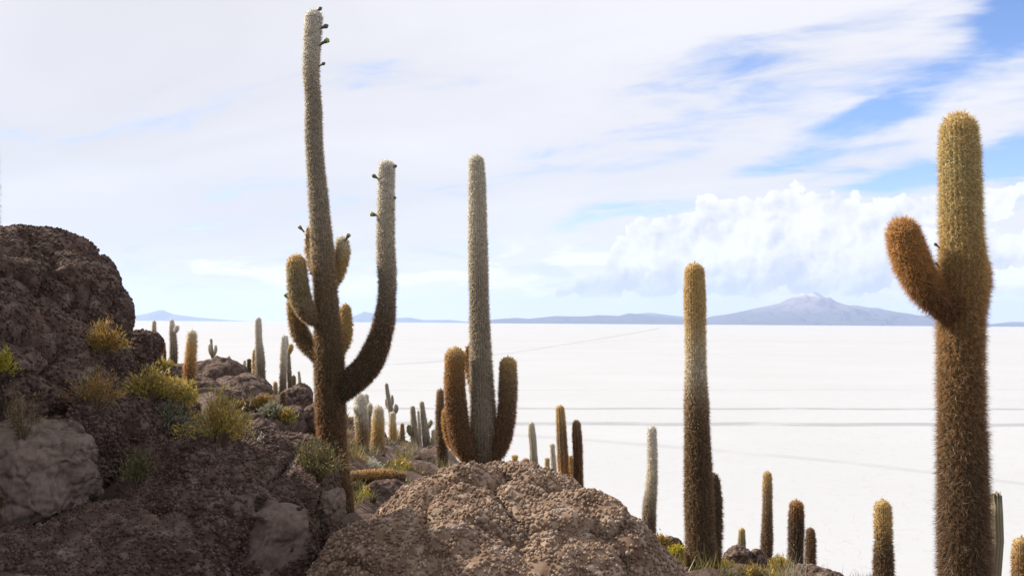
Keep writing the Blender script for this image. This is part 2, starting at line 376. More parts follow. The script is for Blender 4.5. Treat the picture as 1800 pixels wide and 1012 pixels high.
C(20.0, [(1013, 738, 13), (1014, 760, 17), (1016, 810, 18), (1016, 940, 18)], [(0, TAN), (.3, RUST), (1, BRN)], .028, 'shorter brown cactus right of the taller orange brown one')
C(24.0, [(934, 741, 10), (935, 760, 14), (938, 800, 15), (942, 930, 16)], [(0, PALE), (.4, GREY), (1, OLIVE)], .018, 'slender grey green cactus left of the orange brown pair')
C(25.0, [(971, 779, 8), (972, 800, 11), (982, 930, 12)], [(0, PALE), (1, GREY)], .018, 'thin pale cactus close behind the taller orange brown one')
C(22.0, [(962, 804, 7), (962, 820, 11), (962, 930, 12)], [(0, GOLD), (.5, OLIVE), (1, OLIVE)], .02, 'small olive cactus peeping over the front boulder')
C(20.0, [(905, 799, 8), (905, 815, 12), (905, 920, 14)], [(0, GOLD), (.4, ORG), (1, ORG)], .03, 'glowing orange cactus tip above the front boulder')
C(21.0, [(925, 806, 8), (925, 818, 12), (925, 925, 13)], [(0, ORG), (1, RUST)], .03, 'rusty cactus tip beside the slender grey green cactus')
# valley, between the tall cactus and the pale one
C(15.0, [(633, 691, 20), (634, 720, 24), (636, 760, 24), (638, 825, 22)], [(0, WHITE), (.3, PALE), (.5, TAN), (.8, RUST), (1, DARK)], .024, 'pale topped cactus with side knob just right of the tallest cactus',
  arms=[dict(axis=[(624, 712, 10), (628, 722, 12), (636, 730, 10)], stops=[(0, WHITE), (1, PALE)], dd=-.1)])
C(18.0, [(643, 692, 9), (645, 720, 12), (648, 760, 13), (650, 805, 13)], [(0, PALE), (.4, GREY), (1, BRN)], .018, 'grey cactus with pear shaped arm behind the pale topped one',
  arms=[dict(axis=[(650, 708, 8), (650, 722, 11), (645, 740, 7)], stops=[(0, PALE), (1, OLIVE)], dd=-.1)])
C(14.0, [(665, 713, 15), (665, 735, 21), (664, 780, 24), (664, 838, 22)], [(0, PALE), (.3, GOLD), (.6, TAN), (.85, BRN), (1, DARK)], .026, 'thick straw coloured cactus in the hollow, without arms')
C(25.0, [(679, 673, 7), (682, 695, 9), (687, 722, 11), (690, 760, 11)], [(0, GREY), (1, GREY)], .014, 'leaning grey cactus with little arms in the hollow',
  arms=[dict(axis=[(696, 710, 6), (696, 720, 9), (689, 732, 7)], stops=[(0, GREY), (1, OLIVE)], dd=-.1), dict(axis=[(679, 700, 4), (680, 712, 5), (686, 722, 5)], stops=[(0, GREY), (1, GREY)], dd=.1),
        dict(axis=[(689, 694, 4), (690, 706, 5), (686, 720, 5)], stops=[(0, GREY), (1, GREY)], dd=.1)])
C(20.0, [(690, 723, 10), (690, 745, 14), (691, 800, 16)], [(0, PALE), (.4, GOLD), (1, BRN)], .022, 'short bright cactus in front of the leaning grey one')
C(21.0, [(707, 743, 7), (707, 755, 9), (707, 765, 10), (707, 806, 11)], [(0, ORG), (.3, TAN), (1, BRN)], .02, 'small brown cactus with orange cap in the hollow')
C(20.0, [(725, 713, 9), (727, 740, 12), (729, 775, 16), (729, 822, 17)], [(0, GREY), (.5, GREY), (.8, BRN), (1, DARK)], .018, 'grey cactus with one low left arm in the hollow',
  arms=[dict(axis=[(719, 746, 9), (720, 758, 10), (728, 766, 8)], stops=[(0, OLIVE), (1, OLIVE)], dd=-.1)])
C(22.0, [(735, 721, 5), (737, 750, 7), (740, 815, 8)], [(0, PALE), (1, BRN)], .014, 'thinnest grey cactus between two armed ones in the hollow')
C(20.0, [(741, 705, 8), (744, 730, 11), (749, 770, 16), (752, 822, 17)], [(0, GREY), (.5, GREY), (.8, BRN), (1, DARK)], .018, 'grey cactus with swollen right arm in the hollow',
  arms=[dict(axis=[(763, 754, 10), (763, 772, 12), (755, 795, 10)], stops=[(0, PALE), (1, OLIVE)], dd=-.1), dict(axis=[(757, 738, 6), (757, 744, 7), (749, 754, 6)], stops=[(0, OLIVE), (1, OLIVE)], dd=.1)])
C(16.0, [(774, 683, 12), (774, 720, 16), (776, 770, 20), (779, 840, 21)], [(0, TAN), (.3, BRN), (1, DARK)], .026, 'dark brown cactus left of the orange armed one')
C(18.0, [(797, 786, 8), (797, 800, 10), (797, 840, 10)], [(0, WHITE), (1, PALE)], .014, 'little whitish cactus under the left orange arm')
# ridge at the left
C(18.0, [(271, 563, 7), (271, 580, 9), (273, 640, 10)], [(0, PALE), (.5, TAN), (1, RUST)], .018, 'leftmost slim cactus on the ridge by the big boulder')
C(20.0, [(302, 561, 9), (303, 580, 12), (305, 605, 16), (305, 645, 15)], [(0, WHITE), (.3, GREY), (1, BRN)], .018, 'bottle shaped grey cactus with round knob on the ridge',
  arms=[dict(axis=[(311, 571, 7), (311, 577, 8), (305, 586, 6)], stops=[(0, WHITE), (1, PALE)], dd=-.1)])
C(13.0, [(338, 580, 15), (337, 600, 19), (335, 630, 21), (332, 672, 22)], [(0, PALE), (.3, GOLD), (.7, ORG), (1, RUST)], .024, 'glowing golden cactus, stoutest on the left ridge')
C(19.0, [(281, 604, 6), (281, 615, 8), (281, 635, 8)], [(0, GOLD), (1, RUST)], .018, 'left one of two stubby cacti on the ridge')
C(19.0, [(288, 601, 5), (288, 612, 7), (289, 635, 7)], [(0, ORG), (1, RUST)], .018, 'right one of two stubby cacti on the ridge')
C(28.0, [(371, 595, 5), (372, 610, 5), (374, 640, 6)], [(0, GREY), (1, OLIVE)], .012, 'little three armed cactus on top of the ridge rock',
  arms=[dict(axis=[(369, 604, 5), (369, 616, 6), (374, 629, 4)], stops=[(0, PALE), (1, OLIVE)], dd=-.1), dict(axis=[(379, 606, 5), (379, 617, 6), (374, 629, 4)], stops=[(0, PALE), (1, OLIVE)], dd=-.1)])
C(27.0, [(402, 625, 6), (403, 634, 7), (404, 655, 7)], [(0, PALE), (1, GREY)], .012, 'pale cactus stub behind the ridge rock')
C(22.0, [(430, 633, 5), (430, 645, 6), (430, 690, 7)], [(0, PALE), (1, TAN)], .014, 'thin pale cactus left of the small dark one')
C(20.0, [(438, 630, 7), (438, 642, 9), (439, 690, 10)], [(0, RUST), (.3, DARK), (1, DARK)], .018, 'small dark cactus left of the tall ridge cactus')
C(18.0, [(454, 557, 11), (454, 575, 13), (455, 600, 14), (457, 630, 18), (458, 695, 19)], [(0, WHITE), (.25, PALE), (.5, GREY), (1, BRN)], .018, 'tallest pale cactus on the left ridge',
  arms=[dict(axis=[(447, 614, 5), (446, 640, 7), (449, 685, 7)], stops=[(0, GOLD), (1, TAN)], dd=.3)])
C(18.0, [(499, 589, 9), (499, 605, 12), (498, 640, 14), (497, 695, 14)], [(0, WHITE), (.3, PALE), (.6, GREY), (1, BRN)], .018, 'pale ridge cactus next to the tallest cactus')
C(19.0, [(504, 590, 5), (506, 620, 8), (508, 650, 9), (510, 695, 9)], [(0, WHITE), (.3, GREY), (1, BRN)], .016, 'grey ridge cactus with pear shaped right arm',
  arms=[dict(axis=[(512, 604, 9), (511, 612, 10), (507, 622, 6)], stops=[(0, GOLD), (1, OLIVE)], dd=-.1)])
C(20.0, [(516, 659, 6), (516, 668, 9), (516, 695, 9)], [(0, TAN), (1, BRN)], .016, 'brown cactus stub on the ridge beside the tallest cactus')
C(22.0, [(525, 652, 5), (526, 662, 6), (528, 690, 7)], [(0, PALE), (1, GREY)], .012, 'small slanting pale cactus on the ridge')
C(20.0, [(484, 670, 5), (484, 676, 8), (484, 695, 8)], [(0, GOLD), (1, TAN)], .016, 'golden cactus bump on the ridge crest')
C(12.5, [(497, 688, 10), (497, 700, 13), (497, 722, 13)], [(0, RUST), (1, BRN)], .016, 'stubby red brown cactus among rocks below the ridge')
C(9.0, [(-30, 190, 28), (-28, 230, 40), (-26, 320, 42), (-25, 440, 42)], [(0, GOLD), (.4, GREY), (1, BRN)], .045, 'cactus at the left edge, only spine tips showing above boulder')
FALLEN = dict(d=11.5, axis=[(612, 838, 20), (650, 836, 24), (690, 838, 24), (712, 842, 20)])

# ------------------------------------------------------------------ terrain
ctrl = []
for c in CACTI:
    x, y, w = c['axis'][-1]
    if x < 0: continue
    p = U(x, y, c['d']); ctrl.append((p.x, p.y, p.z))
for px, py, d in [(100, 900, 7.5), (300, 860, 7), (420, 860, 8), (520, 990, 8), (100, 760, 10), (250, 700, 12), (350, 690, 13), (420, 720, 12), (620, 1000, 9.5), (660, 935, 11), (720, 900, 13),
                  (850, 1200, 4.5), (500, 1200, 4.5), (200, 1200, 4.2), (1150, 1150, 6), (1400, 1200, 6), (1700, 1250, 6), (1300, 1010, 13.5), (1430, 1022, 13.5), (1500, 1060, 14), (1180, 985, 11),
                  (1600, 1110, 14), (1750, 1130, 14), (1500, 1100, 18), (1650, 1120, 20), (1780, 1130, 22), (1150, 1060, 22), (1250, 1080, 22), (1350, 1090, 22), (1000, 1020, 26), (900, 990, 27), (1080, 1040, 26), (1200, 1110, 26), (1350, 1120, 28), (800, 930, 27), (690, 800, 22), (560, 720, 17), (380, 650, 22), (300, 640, 22), (440, 690, 20), (620, 810, 16), (740, 815, 22)]:
    p = U(px, py, d); ctrl.append((p.x, p.y, p.z))
for x, y, z in [(-2, 0, CAMZ - 1.6), (2, 0, CAMZ - 1.7), (0, -6, CAMZ - 1.2), (-6, 0, CAMZ - .5), (6, 0, CAMZ - 2.2), (-7, 6, CAMZ + .4), (-8, 10, CAMZ + .3), (-12, 8, CAMZ + 1.5), (-14, 16, CAMZ + .2),
                (-15, -4, CAMZ + 1), (15, -4, CAMZ - 6), (15, 10, CAMZ - 5.5), (-12, 30, CAMZ - 3)]:
    ctrl.append((x, y, z))
ctrl = np.array(ctrl)

def ground_z(X, Y):
    X = np.asarray(X, float); Y = np.asarray(Y, float)
    rad = np.hypot(X, Y); bw = 0.45 + 0.075 * rad
    num = np.zeros_like(X); den = np.zeros_like(X)
    for cx, cy, cz in ctrl:
        w = np.exp(-((X - cx) ** 2 + (Y - cy) ** 2) / (2 * bw ** 2)) + 2e-4 / (1 + ((X - cx) ** 2 + (Y - cy) ** 2) / 9.0) ** 2
        num += w * cz; den += w
    z = num / den
    # beyond the crest the slope falls away to the salt
    fall = np.clip(rad - 24, 0, None)
    z = z - 0.02 * fall - np.where(fall > 0, 0.5 * fall * (1 - np.exp(-fall / 6.0)), 0)
    return z

def axis1(lo, hi, n, p=2.2):
    t = np.linspace(-1, 1, n); s = np.sign(t) * np.abs(t) ** p
    return np.where(s < 0, -s * lo, s * hi)
gx = axis1(-85, 85, 250, 2.1); gy = np.concatenate([np.linspace(-60, 0, 16)[:-1], 90 * np.linspace(0, 1, 250) ** 1.7])
XX, YY = np.meshgrid(gx, gy, indexing='ij')
ZZ = ground_z(XX, YY)
P3 = np.stack([XX.ravel(), YY.ravel(), ZZ.ravel()], 1)
near = np.clip(1.3 - np.hypot(P3[:, 0], P3[:, 1]) / 60, .3, 1)
P3[:, 2] += near * (0.16 * fbm(P3 * .8, 3, 4) + .05 * fbm(P3 * 4.0, 9, 3))
f1, f2, cid = worley(P3 * np.array([3.2, 3.2, 3.2]), 5)
P3[:, 2] += .20 * np.clip(.75 - f1, 0, 1) * near
g1_, _, cid2 = worley(P3 * 1.1 + 40, 8); P3[:, 2] += .30 * np.clip(.6 - g1_, 0, 1) * near
P3[:, 2] = np.maximum(P3[:, 2], -0.6)
tone = np.stack([cid, np.zeros_like(cid), np.zeros_like(cid)], 1)
hill = link('hillside', mesh_np('hillside', P3, gridfaces(len(gx), len(gy)), True, tone), M_ROCKB, kind='structure')

def terrain_at(x, y):
    return float(ground_z(np.array([x]), np.array([y]))[0])

# ------------------------------------------------------------------ salt flat, tracks, mountains
m, nt, q, out = newmat('salt')
pos = q.n('ShaderNodeNewGeometry').outputs['Position']
sx = q.n('ShaderNodeVectorMath', operation='SCALE'); nt.links.new(pos, sx.inputs[0]); sx.inputs['Scale'].default_value = 1.0
nb = q.noise(pos, .012, 5, .6); nm = q.noise(pos, .35, 5, .6)
st = q.n('ShaderNodeVectorMath', operation='MULTIPLY'); nt.links.new(pos, st.inputs[0]); st.inputs[1].default_value = (.0012, .009, 0)
ns = q.noise(st.outputs[0], 1.0, 5, .6)
base = q.mix(q.mr(nb, .35, .7), (.418, .426, .44), (.437, .446, .462))
base = q.mix(q.mul(q.mr(ns, .45, .7), .35), base, (.388, .396, .412))
wp = q.n('ShaderNodeVectorMath', operation='MULTIPLY_ADD'); wn = q.n('ShaderNodeTexNoise'); nt.links.new(pos, wn.inputs['Vector']); wn.inputs['Scale'].default_value = .5
nt.links.new(wn.outputs['Color'], wp.inputs[0]); wp.inputs[1].default_value = (1.6, 1.6, 0); nt.links.new(pos, wp.inputs[2])
ve = q.vor(wp.outputs[0], .33, 'DISTANCE_TO_EDGE')
crk = q.mul(q.mr(ve, .0, .045, 1.0, 0.0), q.mr(nm, .4, .62))
base = q.mix(q.mul(crk, .34), base, (.31, .29, .28))
bp = q.n('ShaderNodeBump'); bp.inputs['Strength'].default_value = .35; bp.inputs['Distance'].default_value = .05
nt.links.new(q.add(q.add(nm, crk), q.mul(q.noise(pos, 3.0, 4, .6), .3)), bp.inputs['Height'])
p = q.n('ShaderNodeBsdfPrincipled'); nt.links.new(base, p.inputs['Base Color']); p.inputs['Roughness'].default_value = .85; p.inputs['Specular IOR Level'].default_value = .1
nt.links.new(bp.outputs[0], p.inputs['Normal']); nt.links.new(p.outputs[0], out.inputs[0]); M_SALT = m

def strip_mat(name, c, lo, hi):
    m, nt, q, out = newmat(name)
    pos = q.n('ShaderNodeNewGeometry').outputs['Position']
    n_ = q.noise(pos, .05, 5, .65)
    c2 = q.mix(q.mr(n_, lo, hi), c, (.418, .426, .44))
    p = q.n('ShaderNodeBsdfPrincipled'); nt.links.new(c2, p.inputs['Base Color']); p.inputs['Roughness'].default_value = .9
    nt.links.new(p.outputs[0], out.inputs[0]); return m
M_TRK = strip_mat('salt_track', (.29, .295, .31), .45, .8)
M_TRK2 = strip_mat('salt_track_faint', (.36, .365, .378), .42, .74)

FAR = 70000.0
salt = link('salt_flat', mesh_np('salt_flat', np.array([[-FAR, -15000, 0], [FAR, -15000, 0], [FAR, FAR, 0], [-FAR, FAR, 0]], float), np.array([[0, 1, 2, 3]]), False), M_SALT, kind='structure')

def hit0(px, py, z=0.0):
    d = U(px, py, 1.0) - CAMP
    t = (z - CAMP.z) / d.z
    return CAMP + d * t
def track(name, pts, wpx, mat, z):
    A = []
    for (x, y) in pts:
        a, b = hit0(x, y - wpx / 2, z), hit0(x, y + wpx / 2, z)
        A += [(a.x, a.y, z), (b.x, b.y, z)]
    F = [[2 * i, 2 * i + 1, 2 * i + 3, 2 * i + 2] for i in range(len(pts) - 1)]
    o = link(name, mesh_np(name, np.array(A), np.array(F), False), mat, kind='structure')
    return o
def wig(y0, y1, n=30, a=.5, s=0.0):
    return [(-150 + 2200 * i / n, y0 + (y1 - y0) * i / n + a * math.sin(i * 1.7 + s)) for i in range(n + 1)]
track('track', wig(716, 719), 3.2, M_TRK, .006)
track('track', wig(741, 747, a=.8, s=2), 6.0, M_TRK, .006)
track('track', wig(687, 684, a=.4, s=4), 2.0, M_TRK2, .006)
track('track', [(860, 762), (1000, 770), (1150, 782), (1330, 797), (1500, 813), (1640, 830), (1900, 862)], 5.0, M_TRK2, .010)
track('track', [(640, 643), (760, 636), (900, 620), (1020, 601), (1110, 586), (1160, 577)], 1.3, M_TRK, .010)
track('track', wig(594, 603, a=.2, s=1), 1.0, M_TRK2, .014)
track('track', [(430, 590), (640, 603), (800, 618), (1000, 606), (1180, 589)], .8, M_TRK2, .018)

m, nt, q, out = newmat('mountain_slopes')
tc = q.n('ShaderNodeTexCoord').outputs['Object']
km = q.n('ShaderNodeVectorMath', operation='SCALE'); nt.links.new(tc, km.inputs[0]); km.inputs['Scale'].default_value = .001
sp = q.n('ShaderNodeSeparateXYZ'); nt.links.new(km.outputs[0], sp.inputs[0])
n_ = q.noise(km.outputs[0], 1.1, 6, .65)
hgt = q.add(sp.outputs[2], q.mul(q.sub(n_, .5), .9))
c = q.mix(q.mr(hgt, .45, 1.05), (.075, .07, .08), (.19, .15, .15))
c = q.mix(q.mr(hgt, 1.25, 1.6), c, (.46, .42, .42))
c = q.mix(q.mul(q.mr(n_, .48, .62), .7), c, (.06, .06, .06))
p = q.n('ShaderNodeBsdfDiffuse'); nt.links.new(c, p.inputs[0]); nt.links.new(p.outputs[0], out.inputs[0]); M_MTN = m

def mountain(label, pts, d, depth, seed):
    """ridge profile read as bearings and heights, given a real depth and eroded flanks"""
    xs = np.array([U(x, y, d).x for x, y in pts]); zs = np.array([max(U(x, y, d).z, 0) for x, y in pts])
    nu, nv = 200, 45
    x = np.linspace(xs[0], xs[-1], nu); H = np.interp(x, xs, zs)
    H = H * (1 + .05 * fbm(np.stack([x / 900.0, np.full(nu, seed * 1.7), np.zeros(nu)], 1), seed, 4))
    v = np.linspace(-1, 1, nv)
    X, V = np.meshgrid(x, v, indexing='ij'); Y = d + V * depth
    Hm = np.repeat(H[:, None], nv, 1)
    Pn = np.stack([X.ravel() / 1500.0, Y.ravel() / 2600.0, np.full(X.size, seed * 3.1)], 1)
    rg = (1 - np.abs(fbm(Pn, seed, 5, .55))).reshape(X.shape)
    g_ = np.clip(1 - np.abs(V) ** 1.15, 0, 1)
    Z = Hm * g_ * (1 - np.minimum(1, np.abs(V) * 2.2) * .95 * (1 - np.clip(rg, 0, 1))) - 3
    X = X + depth * .12 * (rg - .6) * np.abs(V)
    Pm = np.stack([X.ravel(), Y.ravel(), Z.ravel()], 1)
    o = link('mountain', mesh_np('mountain', Pm, gridfaces(nu, nv)[:, ::-1], True), M_MTN, kind='structure')
    o['label'] = label
    return o
mountain('volcano with pale top on the horizon', [(1180, 572), (1225, 567), (1250, 556), (1290, 549), (1330, 540), (1352, 536), (1372, 532), (1385, 525), (1396, 520), (1404, 516), (1411, 513), (1417, 516), (1424, 516), (1431, 515), (1440, 519), (1452, 523), (1470, 530), (1490, 537), (1508, 538), (1530, 541), (1545, 541), (1570, 547), (1595, 551), (1640, 559), (1690, 567), (1720, 572)], 50000, 9000, 3)
mountain('low blue range left of the volcano', [(820, 568), (870, 561), (905, 558), (930, 560), (975, 555), (1010, 556), (1050, 554), (1085, 555), (1105, 550), (1130, 552), (1160, 556), (1200, 560), (1260, 570)], 47000, 5000, 8)
mountain('faint range behind the low one', [(900, 566), (1000, 560), (1080, 556), (1140, 549), (1165, 552), (1200, 556), (1260, 562), (1300, 568)], 62000, 5000, 15)
mountain('low range at the right edge', [(1700, 573), (1745, 569), (1780, 565), (1810, 566), (1870, 560), (1950, 566), (2050, 574)], 52000, 4000, 21)
mountain('distant peak behind the left ridge', [(150, 563), (235, 555), (262, 550), (278, 545), (288, 545), (305, 552), (325, 554), (350, 558), (400, 562), (440, 565)], 66000, 3500, 27)
mountain('distant range behind the curved arm', [(590, 566), (615, 558), (640, 548), (660, 551), (690, 559), (720, 558), (745, 562), (790, 562), (830, 566), (870, 568)], 64000, 3500, 33)

# air
m, nt, q, out = newmat('air')
pv_ = q.n('ShaderNodeVolumePrincipled'); pv_.inputs['Color'].default_value = (.55, .70, 1.0, 1); pv_.inputs['Density'].default_value = 1.5e-5; pv_.inputs['Anisotropy'].default_value = 0.2
nt.links.new(pv_.outputs[0], out.inputs['Volume'])
hx, hy0, hy1, hz0, hz1 = 76000, -16000, 76000, -1.6, 1750
Vb = np.array([[sx_ * hx, y_, z_] for z_ in (hz0, hz1) for y_ in (hy0, hy1) for sx_ in (-1, 1)], float)
Fb = np.array([[0, 2, 3, 1], [4, 5, 7, 6], [0, 1, 5, 4], [2, 6, 7, 3], [0, 4, 6, 2], [1, 3, 7, 5]])
haze = link('haze', mesh_np('haze', Vb, Fb, False), m, kind='stuff')

# ------------------------------------------------------------------ rocks
ROCKBVH = []
def add_bvh(Pg):
    """coarse copy of a rock grid for setting plants on it"""
    s = max(1, Pg.shape[0] // 70); Q = Pg[::s, ::s]; a, b = Q.shape[:2]
    ROCKBVH.append(BVHTree.FromPolygons([tuple(v) for v in Q.reshape(-1, 3)], gridfaces(a, b).tolist()))

def smin(a, b, k): 
    h = np.clip(.5 + .5 * (b - a) / k, 0, 1); return b * (1 - h) + a * h - k * h * (1 - h)

def rock(label, c, r, N, mat, seed, nub=.024, namp=.010, pw=2.3, thmax=2.1, pole=None, low=.16, lump=.34, lamp=.05, groove=.03, patches=(), bumps=(), rotz=0.0, group=None, cat='boulder', name='boulder', beads=None, cuts=()):
    c = np.array(c, float)
    if pole is None: pole = np.array([0, 0, CAMZ + 1.5]) - c; pole[2] += 1.2 * np.linalg.norm(pole) * .35
    pole = np.array(pole, float); pole /= np.linalg.norm(pole)
    e1 = np.cross(pole, [0, 0, 1.0]); e1 /= np.linalg.norm(e1); e2 = np.cross(e1, pole)
    s = np.linspace(-1, 1, N); A, B = np.meshgrid(s, s, indexing='ij')
    big = np.abs(A) > np.abs(B)
    rr = np.where(big, np.abs(A), np.abs(B))
    with np.errstate(divide='ignore', invalid='ignore'):
        ph = np.where(big, (math.pi / 4) * np.nan_to_num(B / A), (math.pi / 2) - (math.pi / 4) * np.nan_to_num(A / B))
    sg = np.where(big, np.sign(A), np.sign(B)); sg[sg == 0] = 1
    th = rr * thmax
    D = (np.cos(th)[..., None] * pole + np.sin(th)[..., None] * sg[..., None] * (np.cos(ph)[..., None] * e1 + np.sin(ph)[..., None] * e2)).reshape(-1, 3)
    ca, sa = math.cos(rotz), math.sin(rotz)
    Dl = np.stack([D[:, 0] * ca + D[:, 1] * sa, -D[:, 0] * sa + D[:, 1] * ca, D[:, 2]], 1)
    rad = (np.abs(Dl[:, 0] / r[0]) ** pw + np.abs(Dl[:, 1] / r[1]) ** pw + np.abs(Dl[:, 2] / r[2]) ** pw) ** (-1 / pw)
    sc = min(r)
    rad = rad * (1 + low * .5 * fbm(D * 1.3 + seed * 7.7, seed, 3) )
    for (nx, ny, nz, dist) in cuts:           # flat broken planes
        nv_ = np.array([nx, ny, nz], float); nv_ /= np.linalg.norm(nv_); dn = D @ nv_
        pl = np.where(dn > .05, dist / np.maximum(dn, .05), 99.0) * (1 + .05 * fbm(D * 2.6 + seed, seed + 40, 3))
        rad = smin(rad, pl, .10 * sc)
    P = D * rad[:, None] + c
    for (bx, by, bz, br, bh) in bumps:
        w = np.exp(-((P - np.array([bx, by, bz])) ** 2).sum(1) / (2 * br * br)); P = P + D * (bh * w)[:, None]
    if lump:
        W3 = P + .12 * np.stack([vnoise(P * 3.1 + 5, seed + 2), vnoise(P * 3.1 + 9, seed + 3), vnoise(P * 3.1 + 13, seed + 4)], 1) * lump / .34
        f1, f2, _ = worley(W3 / lump, seed + 9)
        pm = np.clip(.5 + .9 * vnoise(P / lump * .5 + 3, seed + 12), 0, 1)
        P = P + D * (lamp * (np.clip(.8 - f1, 0, 1)) - groove * pm * np.exp(-(f2 - f1) / .07) + lamp * .6 * fbm(P / lump * 1.5, seed + 5, 3))[:, None]
    Pg = P.reshape(N, N, 3)
    du = np.gradient(Pg, axis=0); dv = np.gradient(Pg, axis=1)
    nn = np.cross(du, dv).reshape(-1, 3); nn /= np.maximum(np.linalg.norm(nn, axis=1), 1e-9)[:, None]
    nn *= np.sign((nn * D).sum(1))[:, None]
    pale = np.zeros(len(P))
    for (qx, qy, qz, qr) in patches:
        ray = np.array([qx, qy, qz]) - np.array(CAMP); ray /= np.linalg.norm(ray); rel = P - np.array(CAMP); al = rel @ ray
        off_ = np.linalg.norm(rel - al[:, None] * ray, axis=1); pc = P[np.argmin(off_ * 6 + al)]      # where it lies on the surface
        dd = np.sqrt(((P - pc) ** 2).sum(1)) / qr + .55 * fbm(P * 4.2, seed + 20, 6, .68)
        pale = np.maximum(pale, np.clip((1.08 - dd) / .05, 0, 1))
    if nub:
        f1, f2, cid = worley(P / nub, seed + 1)
        keep = np.clip(.72 + 1.0 * vnoise(P * 5.0, seed + 30), .25, 1) * (1 - .93 * pale)
        P = P + nn * (namp * keep * (np.sqrt(np.clip(1 - (f1 / .66) ** 2, 0, 1)) - .35) * (.7 + .6 * cid) + .25 * namp * fbm(P / nub * .33, seed + 6, 2))[:, None]
        cellv = cid * (1 - pale)
    else:
        cellv = .5 + .4 * vnoise(P * 9, seed)
        P = P + nn * (.012 * sc * fbm(P * 7 / sc, seed + 7, 4))[:, None]
    rough = np.abs(fbm(P * 7.0, seed + 50, 5, .6)); w1, w2, _ = worley(P * 5.5 + .35 * fbm(P * 6.0, seed + 52, 2)[:, None], seed + 51)
    P = P + nn * (pale * (.018 * (.35 - rough) + .006 * fbm(P * 40.0, seed + 53, 3) - .022 * np.exp(-(w2 - w1) / .05)) - pale * .012)[:, None]
    tone = np.stack([cellv, pale, np.zeros_like(pale)], 1)
    Fq = gridfaces(N, N)
    # orient faces outward
    a, b, d_ = P[Fq[0, 0]], P[Fq[0, 1]], P[Fq[0, 2]]
    mid = N * N // 2 // 1
    k = (N // 2) * (N - 1) + N // 2
    n0 = np.cross(P[Fq[k, 1]] - P[Fq[k, 0]], P[Fq[k, 2]] - P[Fq[k, 0]])
    if np.dot(n0, D[Fq[k, 0]]) < 0: Fq = Fq[:, ::-1]
    base = np.array([c[0], c[1], c[2] - r[2] * .7])
    me = mesh_np(name, P - base, Fq, True, tone)
    o = link(name, me, mat, loc=base)
    tag(o, label, cat, group)
    add_bvh(P.reshape(N, N, 3))
    if beads: crust(o, P, N, pale, beads[0], mat, seed, beads[1], beads[2])
    return o

ICO = {}
def ico(sub):
    if sub not in ICO:
        import bmesh
        bm = bmesh.new()
        if sub: bmesh.ops.create_icosphere(bm, subdivisions=sub, radius=1.0)
        else:
            vv = [bm.verts.new(p_) for p_ in ((1, 0, 0), (-1, 0, 0), (0, 1, 0), (0, -1, 0), (0, 0, 1), (0, 0, -1))]
            for a_, b_, c_ in ((0, 2, 4), (2, 1, 4), (1, 3, 4), (3, 0, 4), (2, 0, 5), (1, 2, 5), (3, 1, 5), (0, 3, 5)): bm.faces.new((vv[a_], vv[b_], vv[c_]))
            bm.verts.index_update()
        bm.verts.ensure_lookup_table()
        ICO[sub] = (np.array([v.co[:] for v in bm.verts]), np.array([[v.index for v in f_.verts] for f_ in bm.faces])); bm.free()
    return ICO[sub]

